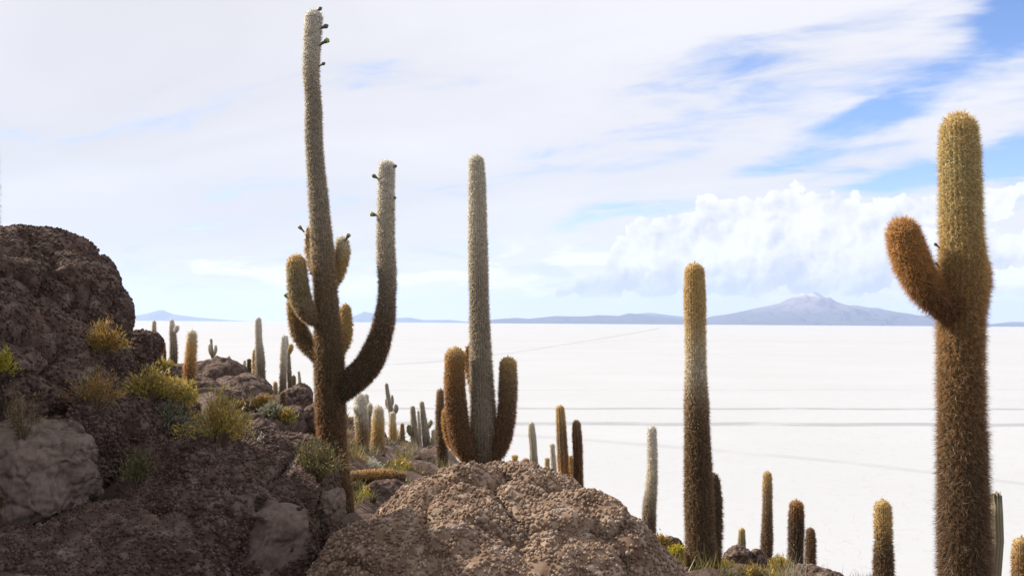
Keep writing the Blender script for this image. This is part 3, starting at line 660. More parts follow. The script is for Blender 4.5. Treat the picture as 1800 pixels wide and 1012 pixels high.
def crust(o, P, N, pale, size, mat, seed, sub, maxn):
    """the coral-like nubs that cover a boulder: thousands of small beads, one joined part"""
    r_ = np.random.default_rng(seed); Pg = P.reshape(N, N, 3)
    Fq = gridfaces(N, N); a, b, c_, d_ = (P[Fq[:, k]] for k in range(4))
    ar = .5 * np.linalg.norm(np.cross(c_ - a, d_ - b), axis=1); vis = (a[:, 1] > .2)
    nrm = np.cross(c_ - a, d_ - b); nrm /= np.maximum(np.linalg.norm(nrm, axis=1), 1e-12)[:, None]
    cen = P.mean(0); nrm *= np.sign((nrm * (a - cen)).sum(1))[:, None]
    tocam = np.array(CAMP) - a; tocam /= np.linalg.norm(tocam, axis=1)[:, None]
    facing = (nrm * tocam).sum(1) > -.35
    ar = ar * facing
    want = int(min(maxn * 5, ar.sum() / (size * size) * 4.5))
    f_ = r_.choice(len(Fq), want, p=ar / ar.sum()); u, v = r_.random((2, want, 1))
    Q = (a[f_] * (1 - u) + b[f_] * u) * (1 - v) + (d_[f_] * (1 - u) + c_[f_] * u) * v
    key = np.floor(Q / (size * .80)).astype(np.int64); kk = key[:, 0] * 73856093 ^ key[:, 1] * 19349663 ^ key[:, 2] * 83492791
    _, idx = np.unique(kk, return_index=True); Q = Q[idx]; nq = nrm[f_[idx]]; pq = pale[Fq[f_[idx], 0]]
    patchy = fbm(Q * 6.0, seed + 3, 3)
    keep = (r_.random(len(Q)) > pq * .97) & (patchy > -1.05)
    Q, nq, patchy = Q[keep], nq[keep], patchy[keep]
    if len(Q) > maxn: sel = r_.permutation(len(Q))[:maxn]; Q, nq, patchy = Q[sel], nq[sel], patchy[sel]
    Vi, Fi = ico(sub); n = len(Q)
    rad = size * .5 * (.66 + .60 * r_.random((n, 1))) * np.clip(1 + .30 * fbm(Q * 2.2 + 9, seed + 8, 3), .55, 1.45)[:, None]
    sq = .75 + .5 * r_.random((n, 1, 3))
    if sub == 0: rad = rad * 1.22; ang = r_.random(n) * 6.283; ca_, sa_ = np.cos(ang)[:, None], np.sin(ang)[:, None]; Vb_ = np.stack([Vi[None, :, 0] * ca_ - Vi[None, :, 1] * sa_, Vi[None, :, 0] * sa_ * .8 + Vi[None, :, 1] * ca_ * .8 + Vi[None, :, 2] * .6, -.6 * (Vi[None, :, 0] * sa_ + Vi[None, :, 1] * ca_) + .8 * Vi[None, :, 2]], 2)
    else: Vb_ = Vi[None]
    Vt = Vb_ * sq * rad[:, None, :] * 1.06 + (Q + nq * rad * ((.05 if sub else -.08) + .35 * r_.random((n, 1))))[:, None, :]
    Ft = Fi[None] + (np.arange(n) * len(Vi))[:, None, None]
    tone = np.zeros((n, len(Vi), 3)); tone[:, :, 0] = r_.random((n, 1))
    base = np.array(o.location)
    link('nubs', mesh_np('nubs', Vt.reshape(-1, 3) - base, Ft.reshape(-1, 3), True, tone.reshape(-1, 3)), mat, o, kind='stuff')

def V3(px, py, d): return tuple(U(px, py, d))
def S(px, d): return px / FPX * d

# the mound in front
fc = U(866, 1128, 5.6)
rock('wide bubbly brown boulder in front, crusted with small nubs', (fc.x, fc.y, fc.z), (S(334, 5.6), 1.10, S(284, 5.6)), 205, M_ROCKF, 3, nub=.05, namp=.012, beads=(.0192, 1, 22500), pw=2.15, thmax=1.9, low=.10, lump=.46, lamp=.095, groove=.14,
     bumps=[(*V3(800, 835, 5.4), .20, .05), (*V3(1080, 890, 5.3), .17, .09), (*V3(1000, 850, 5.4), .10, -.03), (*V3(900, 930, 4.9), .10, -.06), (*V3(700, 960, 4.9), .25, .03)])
# left outcrop
b = U(-20, 640, 8.2)
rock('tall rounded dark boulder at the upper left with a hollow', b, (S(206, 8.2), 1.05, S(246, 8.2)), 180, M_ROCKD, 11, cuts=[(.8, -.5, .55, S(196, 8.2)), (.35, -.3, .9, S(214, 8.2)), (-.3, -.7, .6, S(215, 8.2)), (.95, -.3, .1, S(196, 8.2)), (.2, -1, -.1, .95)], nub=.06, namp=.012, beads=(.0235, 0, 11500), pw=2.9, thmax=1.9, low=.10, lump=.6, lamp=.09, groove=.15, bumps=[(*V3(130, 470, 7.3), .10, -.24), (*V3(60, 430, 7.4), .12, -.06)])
b = U(-40, 790, 7.0)
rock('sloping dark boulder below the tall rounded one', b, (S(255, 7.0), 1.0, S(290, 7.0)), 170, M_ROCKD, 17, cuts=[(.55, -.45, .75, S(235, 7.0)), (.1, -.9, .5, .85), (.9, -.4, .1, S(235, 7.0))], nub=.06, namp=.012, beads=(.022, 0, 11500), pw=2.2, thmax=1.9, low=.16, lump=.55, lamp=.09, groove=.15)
b = U(225, 760, 7.4)
rock('dark crusted boulder behind the shrubs, centre of left outcrop', b, (S(120, 7.4), .7, S(95, 7.4)), 150, M_ROCKD, 23, nub=.06, namp=.011, beads=(.025, 0, 3000), thmax=1.9, low=.2)
b = U(252, 628, 10.5)
rock('small rounded boulder right of the tall rounded one', b, (S(24, 10.5), .3, S(42, 10.5)), 80, M_ROCKD, 29, nub=.06, namp=.009, beads=(.03, 0, 900), thmax=1.9, lump=.3)
b = U(402, 1015, 6.3)
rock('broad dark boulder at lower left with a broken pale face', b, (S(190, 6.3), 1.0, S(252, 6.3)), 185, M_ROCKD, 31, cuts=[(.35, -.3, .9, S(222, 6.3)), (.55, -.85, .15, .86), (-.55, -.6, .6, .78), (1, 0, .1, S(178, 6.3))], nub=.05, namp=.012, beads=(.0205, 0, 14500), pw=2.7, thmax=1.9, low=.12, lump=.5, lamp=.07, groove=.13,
     patches=[(*V3(515, 905, 5.45), .19), (*V3(490, 965, 5.4), .15)])
b = U(130, 1130, 5.4)
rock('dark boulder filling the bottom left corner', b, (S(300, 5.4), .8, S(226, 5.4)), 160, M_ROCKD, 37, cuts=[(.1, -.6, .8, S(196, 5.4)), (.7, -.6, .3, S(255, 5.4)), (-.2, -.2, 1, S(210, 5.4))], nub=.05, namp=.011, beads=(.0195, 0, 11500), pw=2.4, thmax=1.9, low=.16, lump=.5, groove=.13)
b = U(48, 832, 5.9)
rock('smooth pale grey boulder with cracked edge at the left', b, (S(102, 6.1), .40, S(82, 6.1)), 150, M_ROCKP, 41, nub=.05, namp=.006, pw=3.4, thmax=1.9, low=.26, lump=.30, lamp=.05, groove=.05, rotz=.35, patches=[(b.x - .1, b.y - .4, b.z, .85)])
b = U(582, 918, 6.3)
rock('upright pale block split from the broad dark boulder', b, (S(24, 6.3), .2, S(62, 6.3)), 130, M_ROCKP, 43, nub=.026, namp=.006, pw=3.2, thmax=2.0, low=.16, lump=.25, lamp=.03, patches=[(b.x, b.y, b.z, .5)])
b = U(165, 790, 6.5)
rock('curved brown slab leaning over the smooth pale boulder', b, (S(34, 6.5), .3, S(84, 6.5)), 120, M_ROCKD, 47, nub=.05, namp=.009, beads=(.024, 0, 2000), pw=2.4, thmax=2.0, low=.2, lump=.3)
# unseen boulders added beyond the left edge to shade the left outcrop
for k, (x, y, z, rx, ry, rz) in enumerate([(-5.2, 6.0, CAMZ + .1, 1.9, 1.7, 2.0), (-5.0, 3.4, CAMZ - .3, 1.7, 1.5, 1.9)]):
    rock(['dark outcrop outside the left edge, beside the sloping boulder', 'dark outcrop outside the left edge, nearest the viewer', 'dark outcrop outside the left edge, behind the tall rounded boulder'][k],
         (x, y, z), (rx, ry, rz), 90, M_ROCKD, 53 + k, nub=0, thmax=2.4, pole=(.5, -.4, .8), lump=.8, lamp=.15)
# ridge and valley rocks
ridge = [(305, 668, 17, 34, 26, 'grey brown ridge boulder left of the golden cactus'), (385, 668, 19, 58, 36, 'domed ridge boulder under the three armed cactus'),
         (425, 690, 16, 52, 28, 'ridge boulder with pale crest before the dark small cactus'), (470, 725, 13, 46, 30, 'flat pale topped boulder below the ridge'),
         (400, 712, 13, 44, 26, 'boulder behind the yellow shrub'), (522, 705, 14, 26, 22, 'brown boulder against the trunk of the tallest cactus'), (510, 740, 11.5, 34, 26, 'rounded boulder at the foot of the ridge'),
         (345, 690, 14, 40, 26, 'boulder under the golden cactus'), (455, 758, 9.5, 60, 30, 'low crusted boulder above the broad dark one'),
         (530, 690, 19, 22, 14, 'small boulder right of the ridge stubs'), (555, 740, 12, 30, 30, 'boulder hidden behind the trunk of the tallest cactus'),
         (690, 800, 18, 22, 26, 'grey boulder in the hollow behind the straw coloured cactus'), (712, 806, 21, 16, 20, 'narrow boulder in the hollow'), (738, 824, 16, 30, 22, 'brown boulder at the left shoulder of the front boulder'),
         (733, 810, 15, 9, 9, 'small pale stone in the hollow'), (662, 882, 11.4, 62, 36, 'low smooth mound beside the fallen cactus'), (640, 815, 17, 30, 16, 'low rock at the foot of the pale topped cactus'),
         (1183, 962, 12, 18, 20, 'dark stone by the foot of the pale grey cactus'), (1198, 985, 11.5, 26, 18, 'stone at the foot of the single column cactus'),
         (1297, 982, 14, 24, 22, 'left one of two rocks at lower right'), (1330, 984, 14, 18, 20, 'right one of two rocks at lower right'), (1425, 1018, 13.5, 36, 22, 'crusted rock in front of the short brown cactus'),
         (1462, 1022, 13, 22, 16, 'last small rock at lower right'), (1290, 1012, 12.5, 46, 18, 'flat rock at the bottom edge under the dry grass')]
for k, (px, py, d, rx, rz, lab) in enumerate(ridge):
    b = U(px, py, d)
    rock(lab, b, (S(rx, d), S(rx, d) * .8, S(rz, d)), 84 if rx > 25 else 60, M_ROCKB, 61 + k, nub=.035, namp=.010, thmax=2.0, low=.34, lump=max(.16, S(rx, d) * .55), lamp=.10 * S(rx, d), groove=.06 * S(rx, d), rotz=k * 1.3,
         cat='rock' if rx < 30 else 'boulder', name='rock' if rx < 30 else 'boulder')

# loose stones strewn over the hillside
r_ = np.random.default_rng(77); n = 3600
aa = np.radians(r_.uniform(-32, 32, n)); dd_ = 7.5 + 24 * r_.random(n) ** .8
sx_, sy_ = np.sin(aa) * dd_, np.cos(aa) * dd_
szz = ground_z(sx_, sy_)
ix = np.clip(np.searchsorted(gx, sx_), 1, len(gx) - 1); iy = np.clip(np.searchsorted(gy, sy_), 1, len(gy) - 1)
HZ = P3[:, 2].reshape(len(gx), len(gy)); szz = .25 * (HZ[ix, iy] + HZ[ix - 1, iy] + HZ[ix, iy - 1] + HZ[ix - 1, iy - 1])
rs = (.010 + .055 * r_.random(n) ** 5) * (.6 + dd_ / 18)
Vi, Fi = ico(1)
Vt = Vi[None] * (rs[:, None] * (.7 + .6 * r_.random((n, 3))))[:, None, :] * (1 + .25 * r_.standard_normal((n, len(Vi), 1))) + np.stack([sx_, sy_, szz + rs * .2], 1)[:, None, :]
tn = np.zeros((n, len(Vi), 3)); tn[:, :, 0] = r_.random((n, 1))
o = link('stones', mesh_np('stones', Vt.reshape(-1, 3), (Fi[None] + (np.arange(n) * len(Vi))[:, None, None]).reshape(-1, 3), False, tn.reshape(-1, 3)), M_ROCKB, kind='stuff')
tag(o, 'loose brown stones strewn over the hillside', 'stones')

# ------------------------------------------------------------------ cactus builder
def catmull(pts, n):
    P = np.array(pts, float); k = len(P)
    if k == 2: P = np.array([P[0], (P[0] + P[1]) / 2, P[1]]); k = 3
    Q = np.vstack([2 * P[0] - P[1], P, 2 * P[-1] - P[-2]])
    seg = np.linalg.norm(P[1:, :3] - P[:-1, :3], axis=1); cum_ = np.concatenate([[0], np.cumsum(seg)])
    t = np.linspace(0, cum_[-1], n); i = np.clip(np.searchsorted(cum_, t, side='right') - 1, 0, k - 2)
    u = ((t - cum_[i]) / np.maximum(seg[i], 1e-9))[:, None]
    p0, p1, p2, p3 = Q[i], Q[i + 1], Q[i + 2], Q[i + 3]
    return .5 * (2 * p1 + (p2 - p0) * u + (2 * p0 - 5 * p1 + 4 * p2 - p3) * u ** 2 + (3 * p1 - p0 - 3 * p2 + p3) * u ** 3), t

def stopcol(stops, t):
    T = [s[0] for s in stops]; Cc = np.array([s[1] for s in stops])
    return np.stack([np.interp(t, T, Cc[:, k]) for k in range(3)], 1)

def column(pts, stops, L, d, parent, pname, origin, r_, ntarget, tmax=1.0, wid=1.0):
    if d > 12.6: L = L * 1.5
    """one ribbed cactus stem with its spines. pts rows: x y z radius, tip first"""
    total = sum(math.dist(pts[i][:3], pts[i + 1][:3]) for i in range(len(pts) - 1))
    rmax = max(p_[3] for p_ in pts)
    nr = int(np.clip(total / (rmax * .42), 10, 70)); ribs = 24 if d < 13 else (16 if d < 19 else 10)
    nph = ribs * (3 if d < 13 else 2)
    A, t = catmull(pts, nr)
    ax, rad = A[:, :3], np.maximum(A[:, 3], .005)
    # domed tip
    tipL = rad[min(3, nr - 1)] * 1.1
    extra = np.array([.0, .02, .07, .15, .27, .42, .6, .8]) * tipL
    tt = np.unique(np.concatenate([extra, t[t > tipL * .85]]))
    ax = np.stack([np.interp(tt, t, ax[:, k]) for k in range(3)], 1); rad = np.interp(tt, t, rad)
    dome = np.sqrt(np.clip(1 - (1 - np.clip(tt / tipL, 0, 1)) ** 2, .0004, 1)); 
    wob_ = 1 + .07 * fbm(np.stack([tt * 2.4 / max(rmax, .05) * .16, np.full_like(tt, r_.random() * 50), np.zeros_like(tt)], 1), 4, 3)
    rad = rad * dome * wob_
    tan = np.gradient(ax, axis=0); tan /= np.maximum(np.linalg.norm(tan, axis=1), 1e-9)[:, None]; tan = -tan      # points to the tip
    ref = np.array([0.1, -1.0, .05]); e1 = ref - tan * (tan @ ref)[:, None]; e1 /= np.linalg.norm(e1, axis=1)[:, None]; e2 = np.cross(tan, e1)
    n = len(tt); ph = np.linspace(0, 2 * math.pi, nph, endpoint=False) + r_.random() * 6
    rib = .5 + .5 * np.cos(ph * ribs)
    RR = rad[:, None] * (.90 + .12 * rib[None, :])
    P = ax[:, None, :] + RR[..., None] * (np.cos(ph)[None, :, None] * e1[:, None, :] + np.sin(ph)[None, :, None] * e2[:, None, :])
    i = np.arange(n * nph).reshape(n, nph); j = np.roll(i, -1, axis=1)
    F = np.stack([i[:-1].ravel(), j[:-1].ravel(), j[1:].ravel(), i[1:].ravel()], 1)
    tn = tt / tt[-1] * tmax
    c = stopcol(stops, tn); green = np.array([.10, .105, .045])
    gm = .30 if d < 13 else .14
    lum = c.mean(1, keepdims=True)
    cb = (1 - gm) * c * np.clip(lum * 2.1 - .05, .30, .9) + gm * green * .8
    Vt = P.reshape(-1, 3) - origin
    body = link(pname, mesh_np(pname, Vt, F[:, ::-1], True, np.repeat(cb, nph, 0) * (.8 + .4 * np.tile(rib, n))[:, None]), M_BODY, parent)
    # spines in clusters along the ribs
    per = 9 if d < 13 else 6
    na = max(40, int(ntarget / per))
    wgt = np.maximum(rad, .004) * np.gradient(tt); cdf = np.cumsum(wgt); cdf /= cdf[-1]
    # areoles at even steps down every rib, with a bit of scatter
    rows = max(4, na // ribs)
    uu = (np.arange(rows)[None, :] + r_.random((ribs, 1)) + .35 * r_.standard_normal((ribs, rows))) / rows
    u_ = np.interp(np.clip(uu, 0, 1).ravel(), cdf, tt)
    pa = (np.repeat(np.arange(ribs), rows) * 2 * math.pi / ribs) + ph[0] + (0 if True else 0)
    # phase so that clusters sit on the rib crests
    pa = np.repeat(np.arange(ribs), rows) * 2 * math.pi / ribs + (.03 + .06 * np.clip(u_ / tt[-1] * 2.5, 0, 1)) * r_.standard_normal(ribs * rows)
    u_ = np.repeat(u_, per); pa = np.repeat(pa, per); ns = len(u_)
    cx = np.stack([np.interp(u_, tt, ax[:, k]) for k in range(3)], 1); rd = np.interp(u_, tt, rad) * .99
    E1 = np.stack([np.interp(u_, tt, e1[:, k]) for k in range(3)], 1); E2 = np.stack([np.interp(u_, tt, e2[:, k]) for k in range(3)], 1); T = np.stack([np.interp(u_, tt, tan[:, k]) for k in range(3)], 1)
    dome_t = np.clip(1 - u_ / tipL, 0, 1)[:, None]
    radial = np.cos(pa)[:, None] * E1 + np.sin(pa)[:, None] * E2
    nrm = radial * np.sqrt(1 - dome_t ** 2) + T * dome_t
    side = -np.sin(pa)[:, None] * E1 + np.cos(pa)[:, None] * E2
    tq = u_ / tt[-1] * tmax
    old = np.clip((tq - .05) / .5, 0, 1)[:, None]
    g1 = r_.standard_normal((ns, 1)); g2 = r_.standard_normal((ns, 1))
    D = nrm * (.75 + .35 * r_.random((ns, 1))) + side * g1 * .62 + T * (g2 * .60 - .22 - .15 * old)
    D /= np.linalg.norm(D, axis=1)[:, None]
    ln = L * 1.28 * (.35 + .85 * r_.random((ns, 1)) ** 1.4) * (.75 + .35 * old)
    wd = wid * (.0008 + .00015 * d) * (.7 + .6 * r_.random((ns, 1)))
    B = cx + radial * rd[:, None]
    q_ = np.cross(D, r_.standard_normal((ns, 3))); q_ /= np.maximum(np.linalg.norm(q_, axis=1), 1e-6)[:, None]
    Vs = np.empty((ns, 3, 3)); Vs[:, 0] = B + q_ * wd; Vs[:, 1] = B - q_ * wd; Vs[:, 2] = B + D * ln
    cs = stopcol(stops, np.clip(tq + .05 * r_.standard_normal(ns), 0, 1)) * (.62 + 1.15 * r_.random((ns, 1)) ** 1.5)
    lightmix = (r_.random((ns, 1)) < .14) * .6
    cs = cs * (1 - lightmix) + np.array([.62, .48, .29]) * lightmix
    cv = np.repeat(cs[:, None, :], 3, 1); cv[:, 2] *= 1.15
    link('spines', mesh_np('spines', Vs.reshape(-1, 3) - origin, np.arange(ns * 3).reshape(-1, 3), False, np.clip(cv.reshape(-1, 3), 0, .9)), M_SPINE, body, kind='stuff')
    return body

def bud(p0, p1, openf, parent, origin, r_):
    """a flower bud on a short scaly tube"""
    a, b = np.array(p0), np.array(p1); ax = b - a; Lb = np.linalg.norm(ax); ax /= Lb
    e1 = np.cross(ax, [0, 1, 0.01]); e1 /= np.linalg.norm(e1); e2 = np.cross(ax, e1)
    prof = [(0, .10), (.3, .10), (.5, .13), (.68, .20), (.85, .23), (1.0, .15 if not openf else .26), (1.1, .02 if not openf else .05)]
    n = 9; Vt = []; Cc = []
    for k, (u, rr) in enumerate(prof):
        for j in range(n):
            an = 2 * math.pi * j / n + .3 * k; rj = rr * Lb * (1 + .14 * ((j + k) % 2))
            Vt.append(a + ax * u * Lb + rj * (math.cos(an) * e1 + math.sin(an) * e2))
            Cc.append((.10, .105, .06) if u < .8 or not openf else (.42, .46, .08))
    F = [[k * n + j, k * n + (j + 1) % n, (k + 1) * n + (j + 1) % n, (k + 1) * n + j] for k in range(len(prof) - 1) for j in range(n)]
    return link('flower_bud', mesh_np('flower_bud', np.array(Vt) - origin, np.array(F), True, np.array(Cc)), M_BUD, parent)

for ci, c in enumerate(CACTI):
    r_ = np.random.default_rng(100 + ci); d = c['d']
    pts = []
    fat = c.get('fat', .80 if d < 13 else .84)
    for (x, y, w) in c['axis']:
        v = U(x, y, d); pts.append([v.x, v.y, v.z, w * fat / FPX * d / 2])
    # root in the ground
    bx, by, bz, br = pts[-1]
    gz = terrain_at(bx, by) if c['axis'][0][0] > 0 else bz
    root_z = min(gz, bz) - .25
    if bz - root_z > .05: pts.append([bx, by, root_z, br])
    tip = pts[0]
    vis = max(p_[2] for p_ in pts) - bz
    tot = max(p_[2] for p_ in pts) - root_z
    origin = np.array([bx, by, min(gz, bz)])
    top = empty('cactus', tuple(origin)); tag(top, c['label'], 'cactus', c['group'])
    px_area = sum((abs(c['axis'][i + 1][1] - c['axis'][i][1])) * c['axis'][i][2] for i in range(len(c['axis']) - 1))
    dens_ = c.get('dens') or (1.0 if d < 9 else (2.05 if d < 13 else 3.8)); wid = c.get('wid', 1.0)
    ntar = int(np.clip(px_area * dens_, 2500, 90000))
    # colours run over the part that stands above the ground
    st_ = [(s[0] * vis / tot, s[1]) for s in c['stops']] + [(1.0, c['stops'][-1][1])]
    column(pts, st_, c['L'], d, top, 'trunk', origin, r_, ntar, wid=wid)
    for a in c['arms']:
        da = d + a['dd']
        ap = []
        for k, (x, y, w) in enumerate(a['axis']):
            dk = da if k < len(a['axis']) - 1 else d
            v = U(x, y, dk); ap.append([v.x, v.y, v.z, w * fat / FPX * dk / 2])
        ar = sum(math.dist(a['axis'][i][:2], a['axis'][i + 1][:2]) * a['axis'][i][2] for i in range(len(a['axis']) - 1))
        column(ap, a['stops'], c['L'], d, top, 'arm', origin, r_, int(np.clip(ar * dens_, 800, 40000)), wid=wid)
    for (x0, y0, x1, y1, of) in c['buds']:
        bud(U(x0, y0, d - .02), U(x1, y1, d - .02), of, top, origin, r_)

# fallen stem lying in the hollow
d = FALLEN['d']; r_ = np.random.default_rng(5)
pts = []
for (x, y, w) in FALLEN['axis']:
    v = U(x, y, d); pts.append([v.x, v.y, v.z, w * .84 / FPX * d / 2])
org = np.array([pts[1][0], pts[1][1], pts[1][2] - pts[1][3]])
top = empty('fallen_cactus', tuple(org)); tag(top, 'fallen golden brown cactus stem lying across the hollow', 'cactus')
column(pts, [(0, TAN), (.5, ORG), (1, BRN)], .03, d, top, 'trunk', org, r_, 4500)

# broken dead stem behind the big cactus
d = 9.2; a = [U(1749, 868, d), U(1750, 905, d), U(1752, 950, d), U(1747, 1010, d), U(1745, 1090, d)]
rr = [10.5, 11.5, 11, 11.5, 12]
n = 26; Vt = []; Cc = []; r_ = np.random.default_rng(8)
for k in range(5):
    for j in range(n):
        an = 2 * math.pi * j / n; rad = rr[k] / FPX * d * (1 + (.09 if j % 2 else -.06)) ; zt = (r_.random() * .05 if k == 0 else 0)
        Vt.append((a[k].x + rad * math.cos(an), a[k].y + rad * math.sin(an), a[k].z + zt - (.02 if k == 0 else 0)))
        gcol = (.30, .27, .17) if j % 2 else (.15, .125, .08); Cc.append(gcol)
kk = len(Vt)
for j in range(n):      # hollow inside
    an = 2 * math.pi * j / n; rad = .62 * rr[0] / FPX * d
    Vt.append((a[0].x + rad * math.cos(an), a[0].y + rad * math.sin(an), a[0].z - .12)); Cc.append((.10, .05, .025))
F = [[k * n + j, k * n + (j + 1) % n, (k + 1) * n + (j + 1) % n, (k + 1) * n + j] for k in range(4) for j in range(n)] + [[j, kk + j, kk + (j + 1) % n, (j + 1) % n] for j in range(n)]
base = np.array([a[4].x, a[4].y, a[4].z])
top = empty('dead_cactus', tuple(base)); tag(top, 'broken dead cactus stem showing behind the big spiny cactus', 'cactus')
link('trunk', mesh_np('trunk', np.array(Vt) - base, np.array(F)[:, ::-1], False, np.array(Cc)), M_STEM, top)

# ------------------------------------------------------------------ shrubs
def surface(px, py, dmax=40):
    """where the line of sight meets rock or ground"""
    dr = (U(px, py, 1.0) - CAMP).normalized(); best = None
    for b_ in ROCKBVH:
        h = b_.ray_cast(CAMP, dr)
        if h[0] is not None and (best is None or h[3] < best[1]): best = (h[0], h[3])
    t = 2.0
    while t < dmax:
        p_ = CAMP + dr * t
        if p_.z < terrain_at(p_.x, p_.y):
            if best is None or t < best[1]: best = (p_, t)
            break
        t += .1
    return best

def shrub(label, px, py, wpx, hpx, pal, dflt, n=90, leaf=.016, sparse=1.0, name='shrub', up=.5, cat='shrub'):
    h = surface(px, py)
    if h is None or h[1] > dflt * 1.5 or h[1] < dflt * .6: base = U(px, py, dflt)
    else: base = h[0]
    dist = (base - CAMP).dot(FW)
    rw, hh = wpx / 2 / FPX * dist, hpx * .85 / FPX * dist
    r_ = np.random.default_rng(int(px * 7 + py)); pal = np.array(pal)
    top = empty(name, tuple(base)); tag(top, label, cat)
    SV, SC_, LV, LC = [], [], [], []
    ph0 = r_.random(3) * 6.283; lob = lambda t_: 1 + .28 * math.sin(2 * t_ + ph0[0]) + .2 * math.sin(3 * t_ + ph0[1]) + .15 * math.sin(5 * t_ + ph0[2])
    leaf = leaf * dist / 7.0
    for b_ in range(n):
        an = r_.random() * 6.283; rr_ = r_.random() ** .6 * (1.3 if r_.random() < .14 else 1.0) * lob(an)
        tip = np.array([math.cos(an) * rr_ * rw, math.sin(an) * rr_ * rw * .8, hh * (up + (1 - up) * r_.random() ** 1.5) * max(.25, 1.08 - .45 * rr_ ** 2) * (.75 + .35 * lob(an * 1.5 + 2))])
        st = np.array([tip[0] * .12, tip[1] * .12, -.03]); md = (st + tip) / 2 + np.array([0, 0, .12 * hh]) + r_.standard_normal(3) * .06 * rw
        w_ = .0022 * dist / 6
        tcol = np.array([.16, .12, .075]) * (.6 + .8 * r_.random())
        for (p0, p1, w0, w1) in ((st, md, w_ * 1.6, w_), (md, tip, w_, w_ * .4)):
            sd = np.cross(p1 - p0, r_.standard_normal(3)); sd /= np.linalg.norm(sd) + 1e-9
            SV += [p0 - sd * w0, p0 + sd * w0, p1]; SC_ += [tcol] * 3
        nl = int((10 + 16 * r_.random()) * sparse)
        ct = pal[r_.integers(len(pal))]
        for _ in range(nl):
            u = .35 + .7 * r_.random(); pp = (1 - u) ** 2 * st + 2 * u * (1 - u) * md + u * u * tip + r_.standard_normal(3) * leaf * .9
            dr = (tip - md) / (np.linalg.norm(tip - md) + 1e-9) * .9 + r_.standard_normal(3) * .6 + np.array([0, 0, .35]); dr /= np.linalg.norm(dr)
            sd = np.cross(dr, r_.standard_normal(3)); sd /= np.linalg.norm(sd) + 1e-9
            l_ = leaf * (.6 + .9 * r_.random())
            LV += [pp - sd * l_ * .24, pp + sd * l_ * .24, pp + dr * l_ * 1.5]
            cc_ = (.6 * ct + .4 * pal[r_.integers(len(pal))]) * (.6 + .7 * r_.random()); LC += [cc_] * 3
    link('twigs', mesh_np('twigs', np.array(SV), np.arange(len(SV)).reshape(-1, 3), False, np.array(SC_)), M_STEM, top, kind='stuff')
    if LV: link('foliage', mesh_np('foliage', np.array(LV), np.arange(len(LV)).reshape(-1, 3), False, np.array(LC)), M_LEAF, top, kind='stuff')
    return top

YG = [(.58, .42, .07), (.36, .32, .07), (.58, .36, .08), (.20, .21, .06), (.44, .31, .11)]
OG = [(.46, .26, .06), (.36, .25, .07), (.20, .18, .06), (.42, .20, .05)]
GR = [(.13, .14, .055), (.18, .18, .065), (.25, .21, .07), (.10, .105, .045)]
SG = [(.26, .26, .17), (.33, .32, .22), (.18, .18, .11)]
DR = [(.22, .15, .065), (.30, .21, .09), (.13, .10, .06)]
LM = [(.58, .50, .06), (.42, .43, .06), (.60, .44, .06)]
WG = [(.58, .56, .47), (.45, .43, .34)]
shrub('orange green shrub growing in the cleft of the tall boulder', 183, 618, 66, 56, OG, 7.5, 110)
shrub('spindly yellow shrub on the sloping boulder', 168, 715, 96, 80, OG, 6.8, 100, .014, .8)
shrub('yellow green shrub leftmost in the row below the ridge', 268, 700, 90, 62, YG, 8.0, 130)
shrub('small yellow green shrub in the middle of the row below the ridge', 318, 718, 70, 60, YG, 8.2, 110)
shrub('grey twiggy shrub under the yellow ones', 296, 748, 66, 56, SG, 7.6, 90, .018, .7)
shrub('largest yellow shrub, right end of the row below the ridge', 384, 775, 112, 92, YG, 7.6, 190)
shrub('small green shrub growing on the dark boulder in shade', 243, 848, 62, 66, GR, 6.0, 70, .014, .8)
shrub('dark green shrub overhanging the broken pale rock face', 560, 838, 100, 72, GR + DR, 6.3, 170, .014)
shrub('dry brown shrub above the smooth pale boulder', 38, 765, 96, 90, DR, 6.3, 90, .014, .45)
shrub('yellow tuft at the left edge by the sloping boulder', 4, 655, 40, 44, LM, 6.6, 50)
shrub('dry sprig at the left edge beside the pale boulder', 2, 885, 24, 36, DR, 5.8, 30)
shrub('bright yellow shrub beside the fallen stem', 640, 893, 34, 32, LM, 9.5, 70)
shrub('whitish grey shrub in the hollow at the straw coloured cactus', 652, 832, 44, 24, WG, 13.0, 70, .016, .8)
shrub('yellowish shrub in the hollow left of the front boulder', 705, 830, 50, 22, YG, 15.0, 70)
shrub('dull olive shrub low in the hollow', 683, 832, 36, 18, GR, 14.0, 50)
shrub('small pale tuft under the red brown stub cactus', 478, 730, 46, 22, SG, 11.0, 60)
shrub('green tuft right of the red brown stub cactus', 503, 740, 26, 20, YG, 11.0, 40)
shrub('yellow cushion plant at the foot of the ridge stubs', 284, 648, 34, 20, YG, 12.0, 80, .012)
shrub('dry orange tuft at the right end of the front boulder', 1160, 958, 26, 16, OG, 11.0, 60, name='grass_tuft', cat='grass')
shrub('yellow grass below the dark stone', 1188, 975, 24, 16, LM, 11.0, 50, name='grass_tuft', cat='grass')
shrub('yellow grass at the foot of the single column cactus', 1232, 1022, 70, 32, LM, 10.6, 150, name='grass_tuft', cat='grass')
shrub('dry grass between column cactus and the two rocks', 1272, 1008, 44, 24, YG, 11.6, 80, name='grass_tuft', cat='grass')
shrub('yellow green tuft beside the nearly black cactus', 1372, 1004, 40, 26, YG, 13.0, 80, name='grass_tuft', cat='grass')
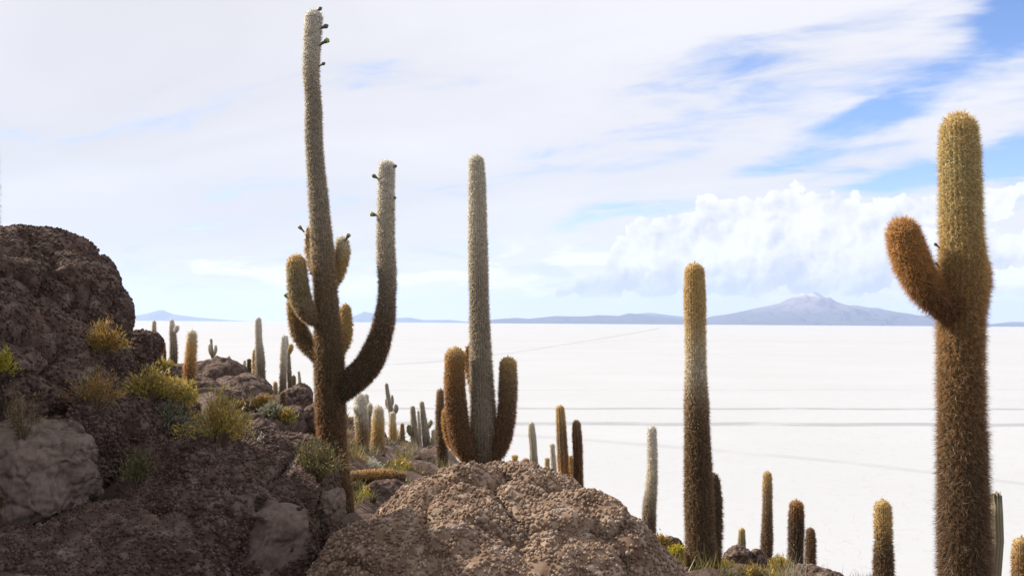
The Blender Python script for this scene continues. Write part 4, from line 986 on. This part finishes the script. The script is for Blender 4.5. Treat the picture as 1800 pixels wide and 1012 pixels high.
shrub('low grey brown grass under the two rocks', 1322, 1016, 60, 24, DR + YG, 12.4, 90, name='grass_tuft', cat='grass')
shrub('pale dry tuft on the low crusted boulder', 445, 775, 40, 14, WG, 9.0, 30, .012, .4)
shrub('yellow sprigs on the flat pale topped boulder', 462, 712, 40, 16, OG, 12.0, 40)

# dry grass and low scrub scattered over the hillside, too many tufts to count
r_ = np.random.default_rng(91); nt_ = 420
aa = np.radians(r_.uniform(-22, 22, nt_)); dd_ = 8.5 + 19 * r_.random(nt_)
tx, ty = np.sin(aa) * dd_, np.cos(aa) * dd_
ix = np.clip(np.searchsorted(gx, tx), 1, len(gx) - 1); iy = np.clip(np.searchsorted(gy, ty), 1, len(gy) - 1)
tz = .25 * (HZ[ix, iy] + HZ[ix - 1, iy] + HZ[ix, iy - 1] + HZ[ix - 1, iy - 1])
nb_ = 60; B = np.repeat(np.stack([tx, ty, tz], 1), nb_, 0); m_ = len(B)
sz = np.repeat(.10 + .14 * r_.random(nt_), nb_)[:, None]
B = B + r_.standard_normal((m_, 3)) * np.array([.4, .4, .05]) * sz
D_ = r_.standard_normal((m_, 3)) * .55 + np.array([0, 0, 1.0]); D_ /= np.linalg.norm(D_, axis=1)[:, None]
Q_ = np.cross(D_, r_.standard_normal((m_, 3))); Q_ /= np.linalg.norm(Q_, axis=1)[:, None]
wq = .0006 * np.repeat(dd_, nb_)[:, None]
Vg = np.stack([B - Q_ * wq, B + Q_ * wq, B + D_ * sz * (.5 + .9 * r_.random((m_, 1)))], 1)
pg = np.array([(.34, .24, .08), (.22, .19, .07), (.40, .31, .14), (.15, .14, .06), (.30, .27, .19)])[r_.integers(0, 5, nt_)]
cg = np.repeat(pg, nb_, 0) * (.6 + .7 * r_.random((m_, 1)))
o = link('dry_grass', mesh_np('dry_grass', Vg.reshape(-1, 3), np.arange(m_ * 3).reshape(-1, 3), False, np.repeat(cg, 3, 0)), M_LEAF, kind='stuff')
tag(o, 'dry grass and low scrub scattered over the hillside', 'grass')
